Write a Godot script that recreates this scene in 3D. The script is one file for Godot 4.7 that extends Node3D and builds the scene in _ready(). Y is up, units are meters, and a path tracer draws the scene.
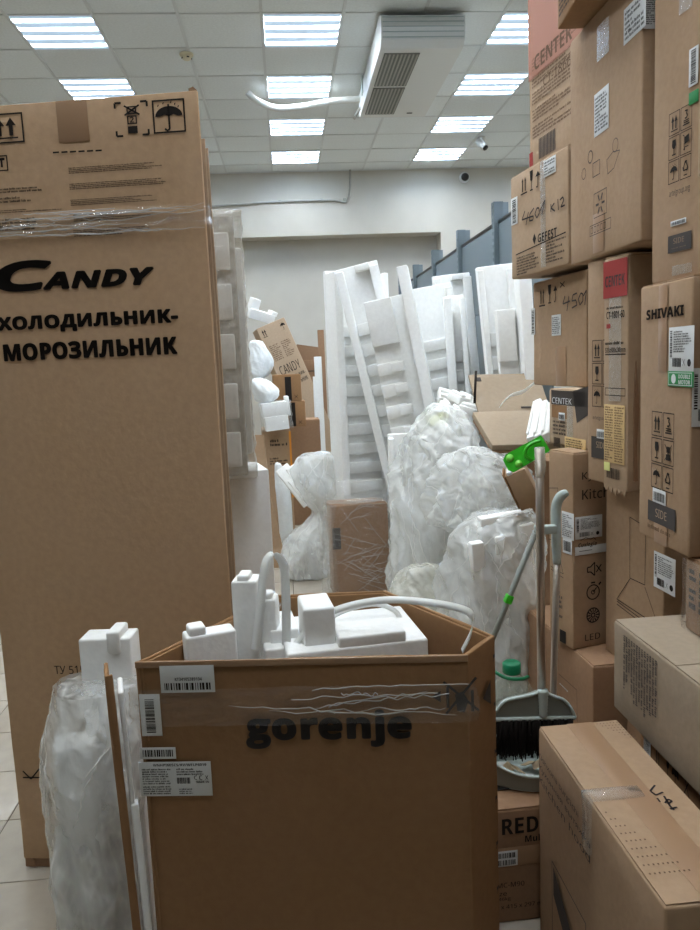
extends Node3D
# A store room full of appliance cartons, white packing foam and clear plastic bags, under a gridded ceiling with louvred lights.

const FOCAL := 760.0            # photograph 700 x 930
const EYE := Vector3(0, 1.40, 0)
const TURN := Vector3(-7.70, -4.49, -2.42)
const CEIL := 3.93
const GX := -0.042              # ceiling grid origin
const GZ := -5.93
const WALL_Z := -10.53

var M := {}
var taken := {}
var shared := {}
var rng := RandomNumberGenerator.new()
var cam_basis := Basis.IDENTITY

# ------------------------------------------------------------------ pixels to places
func ray(x: float, y: float) -> Vector3:
	return cam_basis * Vector3((x - 350.0) / FOCAL, (465.0 - y) / FOCAL, -1.0)

func at(x: float, y: float, z: float) -> Vector3:      # the point seen at a pixel on the plane at depth z
	var d := ray(x, y)
	return EYE + d * (z / d.z)

func on_plane(x: float, y: float, t: Transform3D) -> Vector2:   # the point seen at a pixel on a face
	var d := ray(x, y)
	var n := t.basis.z
	var k := (t.origin - EYE).dot(n) / d.dot(n)
	var l := t.affine_inverse() * (EYE + d * k)
	return Vector2(l.x, l.y)

# ------------------------------------------------------------------ nodes
func numbered(called: String) -> String:
	if not taken.has(called):
		taken[called] = 0
		return called
	taken[called] += 1
	return "%s_%03d" % [called, taken[called]]

func thing(called: String, label: String, category: String, pos := Vector3.ZERO, turn := 0.0, group := "") -> Node3D:
	var o := Node3D.new()
	o.name = numbered(called)
	add_child(o)
	o.position = pos
	o.rotation_degrees.y = turn
	o.set_meta("label", label)
	o.set_meta("category", category)
	if group: o.set_meta("group", group)
	return o

func structure(called: String) -> Node3D:
	var o := Node3D.new()
	o.name = called
	add_child(o)
	o.set_meta("kind", "structure")
	return o

func part(parent: Node, called: String, mesh: Mesh, mat: Material, t := Transform3D.IDENTITY) -> MeshInstance3D:
	var o := MeshInstance3D.new()
	o.name = called
	o.mesh = mesh
	o.material_override = mat
	o.transform = t
	parent.add_child(o, true)
	return o

func solo(called: String, label: String, category: String, mesh: Mesh, mat: Material, t := Transform3D.IDENTITY, group := "") -> MeshInstance3D:
	var o := MeshInstance3D.new()
	o.name = numbered(called)
	o.mesh = mesh
	o.material_override = mat
	o.transform = t
	add_child(o)
	o.set_meta("label", label)
	o.set_meta("category", category)
	if group: o.set_meta("group", group)
	return o

func shift(x: float, y: float, z: float) -> Transform3D:
	return Transform3D(Basis.IDENTITY, Vector3(x, y, z))

func stand(base: Vector3, top: Vector3, facing: Vector3) -> Transform3D:   # y from base to top, z towards facing
	var y := (top - base).normalized()
	var x := y.cross(facing).normalized()
	return Transform3D(Basis(x, y, x.cross(y)), base)

# ------------------------------------------------------------------ meshes
func steps(l: float, r: float, n: int) -> PackedFloat32Array:
	var a := PackedFloat32Array([0.0, r * 0.35, r])
	for i in range(1, n): a.append(r + (l - 2.0 * r) * i / n)
	a.append_array([l - r, l - r * 0.35, l])
	return a

func add_rbox(st: SurfaceTool, lo: Vector3, hi: Vector3, r := 0.004, n := Vector3i(1, 1, 1), dent := 0.0, dent_seed := 0) -> void:
	var s := hi - lo
	r = minf(r, minf(s.x, minf(s.y, s.z)) * 0.45)
	var noise := FastNoiseLite.new()
	noise.seed = dent_seed
	noise.frequency = 2.6
	var ax := [steps(s.x, r, n.x), steps(s.y, r, n.y), steps(s.z, r, n.z)]
	var ilo := lo + Vector3(r, r, r)
	var ihi := hi - Vector3(r, r, r)
	for f in 6:
		var w: int = f / 2
		var u: int = (w + 1) % 3
		var v: int = (w + 2) % 3
		var far := f % 2 == 1
		var au: PackedFloat32Array = ax[u]
		var av: PackedFloat32Array = ax[v]
		var grid := []
		for i in au.size():
			var row := PackedVector3Array()
			for j in av.size():
				var p := Vector3.ZERO
				p[w] = hi[w] if far else lo[w]
				p[u] = lo[u] + au[i]
				p[v] = lo[v] + av[j]
				var q := p.clamp(ilo, ihi)
				var d := (p - q).normalized()
				p = q + d * r
				if dent > 0.0:
					p += d * dent * noise.get_noise_3dv(p * 1.7 + Vector3(dent_seed * 3.1, 0, 0))
				row.append(p)
			grid.append(row)
		for i in au.size() - 1:
			for j in av.size() - 1:
				var a: Vector3 = grid[i][j]
				var b: Vector3 = grid[i + 1][j]
				var c: Vector3 = grid[i + 1][j + 1]
				var e: Vector3 = grid[i][j + 1]
				if far:
					for p in [a, c, b, a, e, c]: st.add_vertex(p)
				else:
					for p in [a, b, c, a, c, e]: st.add_vertex(p)

func begin(smooth := true) -> SurfaceTool:
	var st := SurfaceTool.new()
	st.begin(Mesh.PRIMITIVE_TRIANGLES)
	st.set_smooth_group(0 if smooth else -1)
	return st

func done(st: SurfaceTool) -> ArrayMesh:
	st.generate_normals()
	return st.commit()

func rbox(lo: Vector3, hi: Vector3, r := 0.004, n := Vector3i(1, 1, 1), dent := 0.0, dent_seed := 0) -> ArrayMesh:
	var key := "b%s%s%s%s%s%s" % [lo, hi, r, n, dent, dent_seed]
	if not shared.has(key):
		var st := begin()
		add_rbox(st, lo, hi, r, n, dent, dent_seed)
		shared[key] = done(st)
	return shared[key]

func plain_box(lo: Vector3, hi: Vector3) -> ArrayMesh:
	var key := "p%s%s" % [lo, hi]
	if not shared.has(key):
		var st := begin(false)
		add_plain(st, lo, hi)
		shared[key] = done(st)
	return shared[key]

func add_plain(st: SurfaceTool, lo: Vector3, hi: Vector3) -> void:
	for f in 6:
		var w: int = f / 2
		var u: int = (w + 1) % 3
		var v: int = (w + 2) % 3
		var q := []
		for k in [[0, 0], [1, 0], [1, 1], [0, 1]]:
			var p := Vector3.ZERO
			p[w] = hi[w] if f % 2 == 1 else lo[w]
			p[u] = hi[u] if k[0] else lo[u]
			p[v] = hi[v] if k[1] else lo[v]
			q.append(p)
		for k in ([0, 2, 1, 0, 3, 2] if f % 2 == 1 else [0, 1, 2, 0, 2, 3]): st.add_vertex(q[k])

func add_prism(st: SurfaceTool, poly: PackedVector2Array, t: Transform3D, depth: float) -> void:   # outline in x, y; from z = 0 to depth
	if Geometry2D.is_polygon_clockwise(poly): poly.reverse()
	var tri := Geometry2D.triangulate_polygon(poly)
	for i in range(0, tri.size(), 3):
		var p := [poly[tri[i]], poly[tri[i + 1]], poly[tri[i + 2]]]
		if (p[1] - p[0]).cross(p[2] - p[0]) < 0.0: p.reverse()
		for k in [0, 2, 1]: st.add_vertex(t * Vector3(p[k].x, p[k].y, depth))
		for k in [0, 1, 2]: st.add_vertex(t * Vector3(p[k].x, p[k].y, 0))
	for i in poly.size():
		var a := poly[i]
		var b := poly[(i + 1) % poly.size()]
		var q := [t * Vector3(a.x, a.y, 0), t * Vector3(b.x, b.y, 0), t * Vector3(b.x, b.y, depth), t * Vector3(a.x, a.y, depth)]
		for k in [0, 2, 1, 0, 3, 2]: st.add_vertex(q[k])

func prism(poly: Array, depth: float, t := Transform3D.IDENTITY) -> ArrayMesh:
	var st := begin(false)
	add_prism(st, PackedVector2Array(poly), t, depth)
	return done(st)

func add_tube(st: SurfaceTool, pts: Array, radii, sides := 10, flat := Vector2(1, 1), side_hint := Vector3.ZERO) -> void:
	var rings := []
	var n := pts.size()
	var up := side_hint
	for i in n:
		var d: Vector3 = ((pts[mini(i + 1, n - 1)] as Vector3) - (pts[maxi(i - 1, 0)] as Vector3)).normalized()
		if up == Vector3.ZERO: up = Vector3.UP if absf(d.y) < 0.9 else Vector3.RIGHT
		var x := up.cross(d).normalized()
		var y := d.cross(x)
		if side_hint == Vector3.ZERO: up = y
		var r: float = radii[i] if radii is Array else radii
		var ring := PackedVector3Array()
		for k in sides:
			var a := TAU * k / sides
			ring.append(pts[i] + x * cos(a) * r * flat.x + y * sin(a) * r * flat.y)
		rings.append(ring)
	for i in n - 1:
		for k in sides:
			var k2 := (k + 1) % sides
			var a: Vector3 = rings[i][k]
			var b: Vector3 = rings[i][k2]
			var c: Vector3 = rings[i + 1][k2]
			var e: Vector3 = rings[i + 1][k]
			for p in [a, c, b, a, e, c]: st.add_vertex(p)
	for e in [0, n - 1]:
		for k in sides:
			var a: Vector3 = rings[e][k]
			var b: Vector3 = rings[e][(k + 1) % sides]
			for p in ([a, b, pts[e]] if e == 0 else [b, a, pts[e]]): st.add_vertex(p)

func tube(pts: Array, radii, sides := 10, flat := Vector2(1, 1), hint := Vector3.ZERO) -> ArrayMesh:
	var st := begin()
	add_tube(st, pts, radii, sides, flat, hint)
	return done(st)

func curve_points(pts: Array, n := 8) -> Array:      # a smooth line through points
	var out := []
	for i in pts.size() - 1:
		var a: Vector3 = pts[maxi(i - 1, 0)]
		var b: Vector3 = pts[i]
		var c: Vector3 = pts[i + 1]
		var d: Vector3 = pts[mini(i + 2, pts.size() - 1)]
		for k in n: out.append(b.cubic_interpolate(c, a, d, float(k) / n))
	out.append(pts[-1])
	return out

func lathe(profile: Array, sides := 24, t := Transform3D.IDENTITY) -> ArrayMesh:   # [radius, height] from the bottom up
	var st := begin()
	for i in profile.size() - 1:
		for k in sides:
			var q := []
			for e in [[i, k], [i, k + 1], [i + 1, k + 1], [i + 1, k]]:
				var a: float = TAU * (e[1] % sides) / sides
				q.append(t * Vector3(cos(a) * profile[e[0]][0], profile[e[0]][1], sin(a) * profile[e[0]][0]))
			for p in [0, 1, 2, 0, 2, 3]: st.add_vertex(q[p])
	return done(st)

func strap(pts: Array, width: float, side: Array) -> ArrayMesh:   # a thin band along a line; side: its cross direction at the start and the end
	var st := begin()
	var n := pts.size()
	var th := 0.0006
	for i in n - 1:
		var q := []
		for j in [i, i + 1]:
			var s: Vector3 = (side[0] as Vector3).slerp(side[1], float(j) / (n - 1)) if side[0] != side[1] else side[0]
			var d: Vector3 = (pts[mini(j + 1, n - 1)] - pts[maxi(j - 1, 0)]).normalized()
			s = (s - d * s.dot(d)).normalized() * width * 0.5
			var nn := s.cross(d).normalized() * th
			q.append([pts[j] - s - nn, pts[j] + s - nn, pts[j] + s + nn, pts[j] - s + nn])
		for k in 4:
			var a: Vector3 = q[0][k]
			var b: Vector3 = q[0][(k + 1) % 4]
			var c: Vector3 = q[1][(k + 1) % 4]
			var e: Vector3 = q[1][k]
			for p in [a, b, c, a, c, e]: st.add_vertex(p)
	return done(st)

func inner_film(node: Node3D, rings: Array, k: float, fold: float, sd: int) -> void:   # bunched film inside a bag
	var r := []
	for q in rings: r.append([q[0] + Vector3(0.012, 0, 0.01), q[1] * k, q[2] * k])
	part(node, "inner_film", bag_mesh(r, fold, sd, 84, 12), M.bag_gathered)

func bag_grid(rings: Array, fold: float, sd: int, nu: int, per: int) -> Array:   # the skin's points, ring by ring, and its middle line
	var line := []
	var rad := []
	var n := rings.size()
	for i in n - 1:
		for k in per + (1 if i == n - 2 else 0):
			var f := float(k) / per
			var q := [rings[maxi(i - 1, 0)], rings[i], rings[i + 1], rings[mini(i + 2, n - 1)]]
			line.append((q[1][0] as Vector3).cubic_interpolate(q[2][0], q[0][0], q[3][0], f))
			rad.append(Vector2(maxf(0.004, cubic_interpolate(q[1][1], q[2][1], q[0][1], q[3][1], f)), maxf(0.004, cubic_interpolate(q[1][2], q[2][2], q[0][2], q[3][2], f))))
	var fine := FastNoiseLite.new()
	fine.seed = sd
	fine.noise_type = FastNoiseLite.TYPE_SIMPLEX
	fine.fractal_type = FastNoiseLite.FRACTAL_RIDGED
	fine.fractal_octaves = 2
	fine.frequency = 2.6
	var broad := FastNoiseLite.new()
	broad.seed = sd + 7
	broad.frequency = 4.0
	var grid := []
	for i in line.size():
		var row := PackedVector3Array()
		for k in nu:
			var a := TAU * k / nu
			var dir := Vector3(cos(a), 0, sin(a))
			var r := Vector3(dir.x * rad[i].x, 0, dir.z * rad[i].y)
			var p: Vector3 = line[i] + r
			var size: float = clampf((rad[i].x + rad[i].y) * 4.0, 0.15, 1.0)
			var w := fold * size * (fine.get_noise_3d(p.x * 1.6 + p.y * 0.5, p.y * 0.45, p.z * 1.6) * 0.85 + broad.get_noise_3d(p.x * 1.0, p.y * 0.6, p.z * 1.0) * 1.3 + 0.10 * sin(a * 13.0 + 6.0 * broad.get_noise_1d(p.y * 4.0)))
			row.append(p + dir * w + Vector3(0, fold * 0.5 * broad.get_noise_3dv(p * 2.0 + Vector3.ONE * 9.0), 0))
		grid.append(row)
	return [grid, line]

# sharp creases running down a bag's skin
func bag_creases(node: Node3D, rings: Array, fold: float, sd: int, n: int, nu := 120, per := 16) -> void:
	var grid: Array = bag_grid(rings, fold, sd, nu, per)[0]
	var g := RandomNumberGenerator.new()
	g.seed = sd + 5
	for k in n:
		var i0 := g.randi_range(int(grid.size() * 0.12), int(grid.size() * 0.75))
		var long := g.randi_range(8, int(grid.size() * 0.3))
		var at_k := g.randf_range(0.0, 0.55) * nu
		var drift := g.randf_range(-1.1, 1.1)
		var pts := []
		var rad := []
		for i in range(i0, mini(i0 + long, grid.size() - 4)):
			at_k += drift + g.randf_range(-0.25, 0.25)
			var c := posmod(int(round(at_k)), nu)
			var p: Vector3 = grid[i][c]
			var m: Vector3 = (grid[i][0] + grid[i][nu / 2]) * 0.5
			pts.append(p + (p - m).normalized() * 0.0015)
		if pts.size() < 4: continue
		for i in pts.size(): rad.append(0.0006 + 0.0022 * sin(PI * i / (pts.size() - 1.0)))
		part(node, "film_fold", tube(pts, rad, 5), M.film_fold)

# rings: [centre, radius x, radius z]; a crumpled closed skin through them
func bag_mesh(rings: Array, fold: float, sd: int, nu := 84, per := 12, open_top := false) -> ArrayMesh:
	var shape := bag_grid(rings, fold, sd, nu, per)
	var grid: Array = shape[0]
	var line: Array = shape[1]
	var st := begin()
	for i in line.size() - 1:
		for k in nu:
			var k2 := (k + 1) % nu
			var a: Vector3 = grid[i][k]
			var b: Vector3 = grid[i][k2]
			var c: Vector3 = grid[i + 1][k2]
			var e: Vector3 = grid[i + 1][k]
			for p in [a, b, c, a, c, e]: st.add_vertex(p)
	for k in nu:
		for p in [grid[0][k], line[0], grid[0][(k + 1) % nu]]: st.add_vertex(p)
		if not open_top:
			for p in [grid[-1][(k + 1) % nu], line[-1], grid[-1][k]]: st.add_vertex(p)
	return done(st)

# crumpled film drawn tight round a box; lo..hi in the wearer's own axes
func film_mesh(lo: Vector3, hi: Vector3, amp: float, sd: int, cell := 0.03, caps := true, crease := Vector2(3.0, 14.0)) -> ArrayMesh:
	var st := begin()
	var noise := FastNoiseLite.new()
	noise.seed = sd
	noise.fractal_type = FastNoiseLite.FRACTAL_RIDGED
	noise.frequency = 1.0
	noise.fractal_octaves = 2
	var around := PackedVector3Array()
	var out := PackedVector3Array()
	var corners := [Vector3(lo.x, 0, hi.z), Vector3(hi.x, 0, hi.z), Vector3(hi.x, 0, lo.z), Vector3(lo.x, 0, lo.z)]
	var nrm := [Vector3(0, 0, 1), Vector3(1, 0, 0), Vector3(0, 0, -1), Vector3(-1, 0, 0)]
	for s in 4:
		var a: Vector3 = corners[s]
		var b: Vector3 = corners[(s + 1) % 4]
		var n := maxi(2, int(a.distance_to(b) / cell))
		for k in n:
			around.append(a.lerp(b, float(k) / n))
			out.append(nrm[s] if k > 0 else (nrm[s] + nrm[(s + 3) % 4]).normalized())
	var rows := maxi(2, int((hi.y - lo.y) / cell))
	var grid := []
	for i in rows + 1:
		var row := PackedVector3Array()
		for k in around.size():
			var p := around[k] + Vector3(0, lerpf(lo.y, hi.y, float(i) / rows), 0)
			var w := noise.get_noise_3d(p.x * crease.x + p.y * 2.0, p.y * crease.y - p.x * 1.5, p.z * crease.x)
			row.append(p + out[k] * amp * (0.6 + w))
		grid.append(row)
	for i in rows:
		for k in around.size():
			var k2 := (k + 1) % around.size()
			var q := [grid[i][k], grid[i][k2], grid[i + 1][k2], grid[i + 1][k]]
			for p in [0, 2, 1, 0, 3, 2]: st.add_vertex(q[p])
	if caps:
		var top := Vector3((lo.x + hi.x) / 2, hi.y + amp, (lo.z + hi.z) / 2)
		for k in around.size():
			for p in [grid[-1][k], top, grid[-1][(k + 1) % around.size()]]: st.add_vertex(p)
	return done(st)

# gathered folds of film lying across a face; x to the right, y up, z out of the face
func film_folds(node: Node3D, t: Transform3D, area: Rect2, n: int, sd: int, tilt := 0.0) -> void:
	var g := RandomNumberGenerator.new()
	g.seed = sd
	for k in n:
		var a := area.position.x + area.size.x * g.randf_range(0.0, 0.55)
		var b := minf(area.end.x, a + area.size.x * g.randf_range(0.2, 0.75))
		var y := area.position.y + area.size.y * g.randf()
		var rise := g.randf_range(-0.35, 0.35) * area.size.y + tilt * (b - a)
		var pts := []
		var rad := []
		for i in 15:
			var f := i / 14.0
			pts.append(Vector3(lerpf(a, b, f), clampf(y + rise * f + g.randf_range(-0.004, 0.004), area.position.y, area.end.y), 0.0035 + g.randf_range(0.0, 0.003)))
			rad.append(0.0004 + 0.0016 * sin(PI * f) * g.randf_range(0.4, 1.0))
		part(node, "film_fold", tube(curve_points(pts, 2), 0.0011, 5, Vector2(1.0, 1.0)) if k % 3 == 0 else tube(pts, rad, 5), M.film_fold, t)

# ------------------------------------------------------------------ print: flat marks on a face
class Ink:
	var st := SurfaceTool.new()
	var any := false
	func _init() -> void:
		st.begin(Mesh.PRIMITIVE_TRIANGLES)
		st.set_normal(Vector3(0, 0, 1))
	func tri(a: Vector2, b: Vector2, c: Vector2) -> void:
		any = true
		if (b - a).cross(c - a) > 0.0:
			var s := b
			b = c
			c = s
		for p in [a, b, c]:
			st.set_normal(Vector3(0, 0, 1))
			st.add_vertex(Vector3(p.x, p.y, 0))
	func quad(a: Vector2, b: Vector2, c: Vector2, d: Vector2) -> void:
		tri(a, b, c)
		tri(a, c, d)
	func rect(x: float, y: float, w: float, h: float) -> void:
		quad(Vector2(x, y), Vector2(x + w, y), Vector2(x + w, y + h), Vector2(x, y + h))
	func line(a: Vector2, b: Vector2, w: float) -> void:
		var n := (b - a).normalized().orthogonal() * w * 0.5
		quad(a - n, b - n, b + n, a + n)
	func path(pts: Array, w: float) -> void:
		for i in pts.size() - 1: line(pts[i], pts[i + 1], w)
	func frame(x: float, y: float, w: float, h: float, t: float) -> void:
		rect(x, y, w, t)
		rect(x, y + h - t, w, t)
		rect(x, y + t, t, h - 2 * t)
		rect(x + w - t, y + t, t, h - 2 * t)
	func fill(pts: Array) -> void:
		var poly := PackedVector2Array(pts)
		var t := Geometry2D.triangulate_polygon(poly)
		for i in range(0, t.size(), 3): tri(poly[t[i]], poly[t[i + 1]], poly[t[i + 2]])
	func ring(c: Vector2, r: float, w: float, a0 := 0.0, a1 := TAU, n := 24) -> void:
		for i in n:
			var a := lerpf(a0, a1, float(i) / n)
			var b := lerpf(a0, a1, float(i + 1) / n)
			var p := Vector2(cos(a), sin(a))
			var q := Vector2(cos(b), sin(b))
			quad(c + p * (r - w), c + q * (r - w), c + q * r, c + p * r)
	func disc(c: Vector2, r: float, n := 20) -> void:
		for i in n: tri(c, c + Vector2(r, 0).rotated(TAU * i / n), c + Vector2(r, 0).rotated(TAU * (i + 1) / n))
	# rows of small type that cannot be read from here
	func small_type(x: float, y: float, w: float, h: float, rows: int, rng: RandomNumberGenerator, upright := false, fill_share := 0.92) -> void:
		var pitch := (w if upright else h) / rows
		var letter := pitch * 0.52
		for i in rows:
			var along := 0.0
			var most := (h if upright else w) * rng.randf_range(fill_share - 0.12, 1.0)
			if rng.randf() < 0.18: most *= rng.randf_range(0.35, 0.8)
			while along < most:
				var word := rng.randi_range(2, 9)
				for k in word:
					if along > most: break
					var tall := letter * (1.35 if rng.randf() < 0.22 else 1.0)
					var wide := letter * rng.randf_range(0.38, 0.62)
					if upright: rect(x + pitch * i, y + h - along - wide, tall, wide)
					else: rect(x + along, y + h - pitch * (i + 0.85), wide, tall)
					along += letter * 0.74
				along += letter * 0.6
	func barcode(x: float, y: float, w: float, h: float, rng: RandomNumberGenerator, across := true) -> void:
		var along := 0.0
		var most := w if across else h
		var unit := most / 62.0
		while along < most - unit:
			var t := unit * rng.randi_range(1, 3)
			if across: rect(x + along, y, minf(t, most - along), h)
			else: rect(x, y + along, w, minf(t, most - along))
			along += t + unit * rng.randi_range(1, 2)
	# packing symbols in a unit cell
	func symbol(kind: String, x: float, y: float, w: float, h: float) -> void:
		var f := func(a: float, b: float) -> Vector2: return Vector2(x + a * w, y + b * h)
		match kind:
			"up":
				for c in [0.31, 0.69]:
					fill([f.call(c - 0.17, 0.6), f.call(c + 0.17, 0.6), f.call(c, 0.92)])
					fill([f.call(c - 0.065, 0.2), f.call(c + 0.065, 0.2), f.call(c + 0.065, 0.62), f.call(c - 0.065, 0.62)])
				fill([f.call(0.1, 0.08), f.call(0.9, 0.08), f.call(0.9, 0.14), f.call(0.1, 0.14)])
			"thin_up":
				for c in [0.31, 0.69]:
					fill([f.call(c - 0.1, 0.74), f.call(c + 0.1, 0.74), f.call(c, 0.98)])
					fill([f.call(c - 0.05, 0.16), f.call(c + 0.05, 0.16), f.call(c + 0.05, 0.78), f.call(c - 0.05, 0.78)])
				fill([f.call(0.05, 0.0), f.call(0.95, 0.0), f.call(0.95, 0.08), f.call(0.05, 0.08)])
			"umbrella":
				var p := []
				for i in 17: p.append(f.call(0.5 + 0.42 * cos(PI * i / 16.0), 0.5 + 0.3 * sin(PI * i / 16.0)))
				for i in [0.78, 0.64, 0.5, 0.36, 0.22]:
					p.insert(p.size(), f.call(0.5 - (i - 0.5), 0.5 if absf(i - 0.5) > 0.2 or i == 0.5 else 0.55))
				fill(p)
				fill([f.call(0.47, 0.12), f.call(0.53, 0.12), f.call(0.53, 0.86), f.call(0.47, 0.86)])
				path([f.call(0.5, 0.13), f.call(0.46, 0.08), f.call(0.4, 0.08), f.call(0.36, 0.14)], w * 0.055)
				for d in [[0.2, 0.86], [0.36, 0.92], [0.6, 0.94], [0.72, 0.88], [0.82, 0.8]]:
					line(f.call(d[0], d[1]), f.call(d[0] - 0.03, d[1] - 0.06), w * 0.03)
			"glass":
				var p := [f.call(0.3, 0.92), f.call(0.7, 0.92)]
				for i in 9: p.append(f.call(0.5 + 0.24 * cos(PI * i / 8.0) * (1.0 if i < 4 else 1.0), 0.66 - 0.24 * sin(PI * i / 8.0)))
				fill(p)
				fill([f.call(0.46, 0.14), f.call(0.54, 0.14), f.call(0.54, 0.46), f.call(0.46, 0.46)])
				fill([f.call(0.28, 0.08), f.call(0.72, 0.08), f.call(0.72, 0.15), f.call(0.28, 0.15)])
			"solid_glass":
				fill([f.call(0.2, 1.0), f.call(0.8, 1.0), f.call(0.7, 0.56), f.call(0.56, 0.46), f.call(0.44, 0.46), f.call(0.3, 0.56)])
				fill([f.call(0.46, 0.08), f.call(0.54, 0.08), f.call(0.54, 0.48), f.call(0.46, 0.48)])
				fill([f.call(0.25, 0.0), f.call(0.75, 0.0), f.call(0.75, 0.07), f.call(0.25, 0.07)])
			"hook":
				path([f.call(0.5, 0.1), f.call(0.5, 0.86)], w * 0.1)
				fill([f.call(0.1, 0.7), f.call(0.9, 0.7), f.call(0.5, 1.0)])
				path([f.call(0.5, 0.1), f.call(0.35, 0.03), f.call(0.25, 0.12)], w * 0.09)
			"recycle":
				for i in 3:
					var c := Vector2(0.5, 0.52)
					var a := Vector2(0.0, 0.36).rotated(TAU * i / 3.0)
					var b := Vector2(0.0, 0.36).rotated(TAU * (i + 1) / 3.0)
					var pa := c + a.lerp(b, 0.08)
					var pb := c + a.lerp(b, 0.72)
					line(f.call(pa.x, pa.y), f.call(pb.x, pb.y), w * 0.09)
					var n := (b - a).normalized()
					var o := n.orthogonal() * 0.13
					var tip := pb + n * 0.16
					fill([f.call(pb.x + o.x, pb.y + o.y), f.call(pb.x - o.x, pb.y - o.y), f.call(tip.x, tip.y)])
				rect(x + w * 0.3, y + h * 0.05, w * 0.4, h * 0.06)
			"cart":
				fill([f.call(0.35, 0.4), f.call(0.85, 0.5), f.call(0.85, 0.9), f.call(0.35, 0.8)])
				path([f.call(0.15, 0.92), f.call(0.3, 0.88), f.call(0.3, 0.26), f.call(0.8, 0.26)], w * 0.06)
				disc(f.call(0.32, 0.16), w * 0.09, 12)
			"stack":
				rect(x + w * 0.12, y + h * 0.1, w * 0.76, h * 0.07)
				rect(x + w * 0.2, y + h * 0.22, w * 0.6, h * 0.06)
				rect(x + w * 0.2, y + h * 0.32, w * 0.6, h * 0.06)
				path([f.call(0.34, 0.86), f.call(0.62, 0.86), f.call(0.5, 0.7), f.call(0.64, 0.6), f.call(0.52, 0.46), f.call(0.34, 0.48)], w * 0.1)
			"no_stack":
				rect(x + w * 0.24, y + h * 0.12, w * 0.5, h * 0.3)
				rect(x + w * 0.3, y + h * 0.5, w * 0.4, h * 0.3)
				line(f.call(0.1, 0.1), f.call(0.9, 0.9), w * 0.06)
				line(f.call(0.1, 0.9), f.call(0.9, 0.1), w * 0.06)
			"cross":
				line(f.call(0.05, 0.05), f.call(0.95, 0.95), w * 0.1)
				line(f.call(0.05, 0.95), f.call(0.95, 0.05), w * 0.1)

func print_on(parent: Node, ink: Ink, mat: Material, t: Transform3D, called := "print", lift := 0.0007) -> void:
	if not ink.any: return
	t.origin += t.basis.z * lift
	part(parent, called, ink.st.commit(), mat, t)

func set_type(words: String, rect: Rect2, bold := true, slant := 0.0, fat := 0.0) -> ArrayMesh:   # lettering that fills a rectangle
	var font := SystemFont.new()
	font.font_names = PackedStringArray(["Droid Sans"])
	font.font_weight = 700 if bold else 400
	var tm := TextMesh.new()
	tm.font = font
	tm.text = words
	tm.font_size = 64
	tm.pixel_size = 0.01
	tm.depth = 0.0
	tm.curve_step = 1.0
	tm.autowrap_mode = TextServer.AUTOWRAP_OFF
	var arrays := tm.get_mesh_arrays()
	var v: PackedVector3Array = arrays[Mesh.ARRAY_VERTEX]
	var lo := Vector2(1e9, 1e9)
	var hi := Vector2(-1e9, -1e9)
	for p in v:
		lo = lo.min(Vector2(p.x, p.y))
		hi = hi.max(Vector2(p.x, p.y))
	var k := rect.size / (hi - lo)
	var nn := PackedVector3Array()
	for i in v.size():
		var p := rect.position + (Vector2(v[i].x, v[i].y) - lo) * k
		v[i] = Vector3(p.x + slant * (p.y - rect.position.y), p.y, 0.0)
		nn.append(Vector3(0, 0, 1))
	var index: PackedInt32Array = arrays[Mesh.ARRAY_INDEX]
	if fat > 0.0:                 # heavier strokes: the outline spread a little each way
		var one := v.size()
		var first := index.duplicate()
		var plain_v := v.duplicate()
		for c in 8:
			var d := Vector3(cos(TAU * c / 8), sin(TAU * c / 8), 0) * fat
			for p in plain_v:
				v.append(p + d)
				nn.append(Vector3(0, 0, 1))
			for e in first: index.append(e + one * (c + 1))
	var a := []
	a.resize(Mesh.ARRAY_MAX)
	a[Mesh.ARRAY_VERTEX] = v
	a[Mesh.ARRAY_NORMAL] = nn
	a[Mesh.ARRAY_INDEX] = index
	var m := ArrayMesh.new()
	m.add_surface_from_arrays(Mesh.PRIMITIVE_TRIANGLES, a)
	return m

const PROUD := 0.0014            # print lies clear of the slightly dented board

func face(node: Node3D, side: String) -> Transform3D:    # the face of a carton in its own axes: origin at the lower left as seen from outside
	var s: Vector3 = node.get_meta("size_of_box")
	match side:
		"front": return Transform3D(Basis(Vector3(1, 0, 0), Vector3(0, 1, 0), Vector3(0, 0, 1)), Vector3(-s.x / 2, 0, s.z / 2 + PROUD))
		"left": return Transform3D(Basis(Vector3(0, 0, 1), Vector3(0, 1, 0), Vector3(-1, 0, 0)), Vector3(-s.x / 2 - PROUD, 0, -s.z / 2))
		"right": return Transform3D(Basis(Vector3(0, 0, -1), Vector3(0, 1, 0), Vector3(1, 0, 0)), Vector3(s.x / 2, 0, s.z / 2))
	return Transform3D(Basis(Vector3(1, 0, 0), Vector3(0, 0, -1), Vector3(0, 1, 0)), Vector3(-s.x / 2, s.y, s.z / 2))

func uv(node: Node3D, side: String, x: float, y: float) -> Vector2:
	return on_plane(x, y, node.transform * face(node, side))

func span(node: Node3D, side: String, x0: float, y0: float, x1: float, y1: float) -> Rect2:   # lower left and upper right pixels
	var a := uv(node, side, x0, y0)
	var b := uv(node, side, x1, y1)
	return Rect2(a, b - a).abs()

func low(node: Node3D, side: String, x0: float, y0: float, x1: float, h: float) -> Rect2:   # lower left pixel, right-hand pixel, height in metres
	var a := uv(node, side, x0, y0)
	var b := uv(node, side, x1, y0)
	return Rect2(a, Vector2(b.x - a.x, h))

func words(node: Node3D, side: String, s: String, r: Rect2, bold := true, slant := 0.0, mat: Material = null, parent: Node = null, lift := 0.0008, fat := 0.0) -> void:
	var t := face(node, side)
	t.origin += t.basis.z * lift
	part(parent if parent else node, "lettering", set_type(s, r, bold, slant, fat), mat if mat else M.ink, t)

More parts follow.
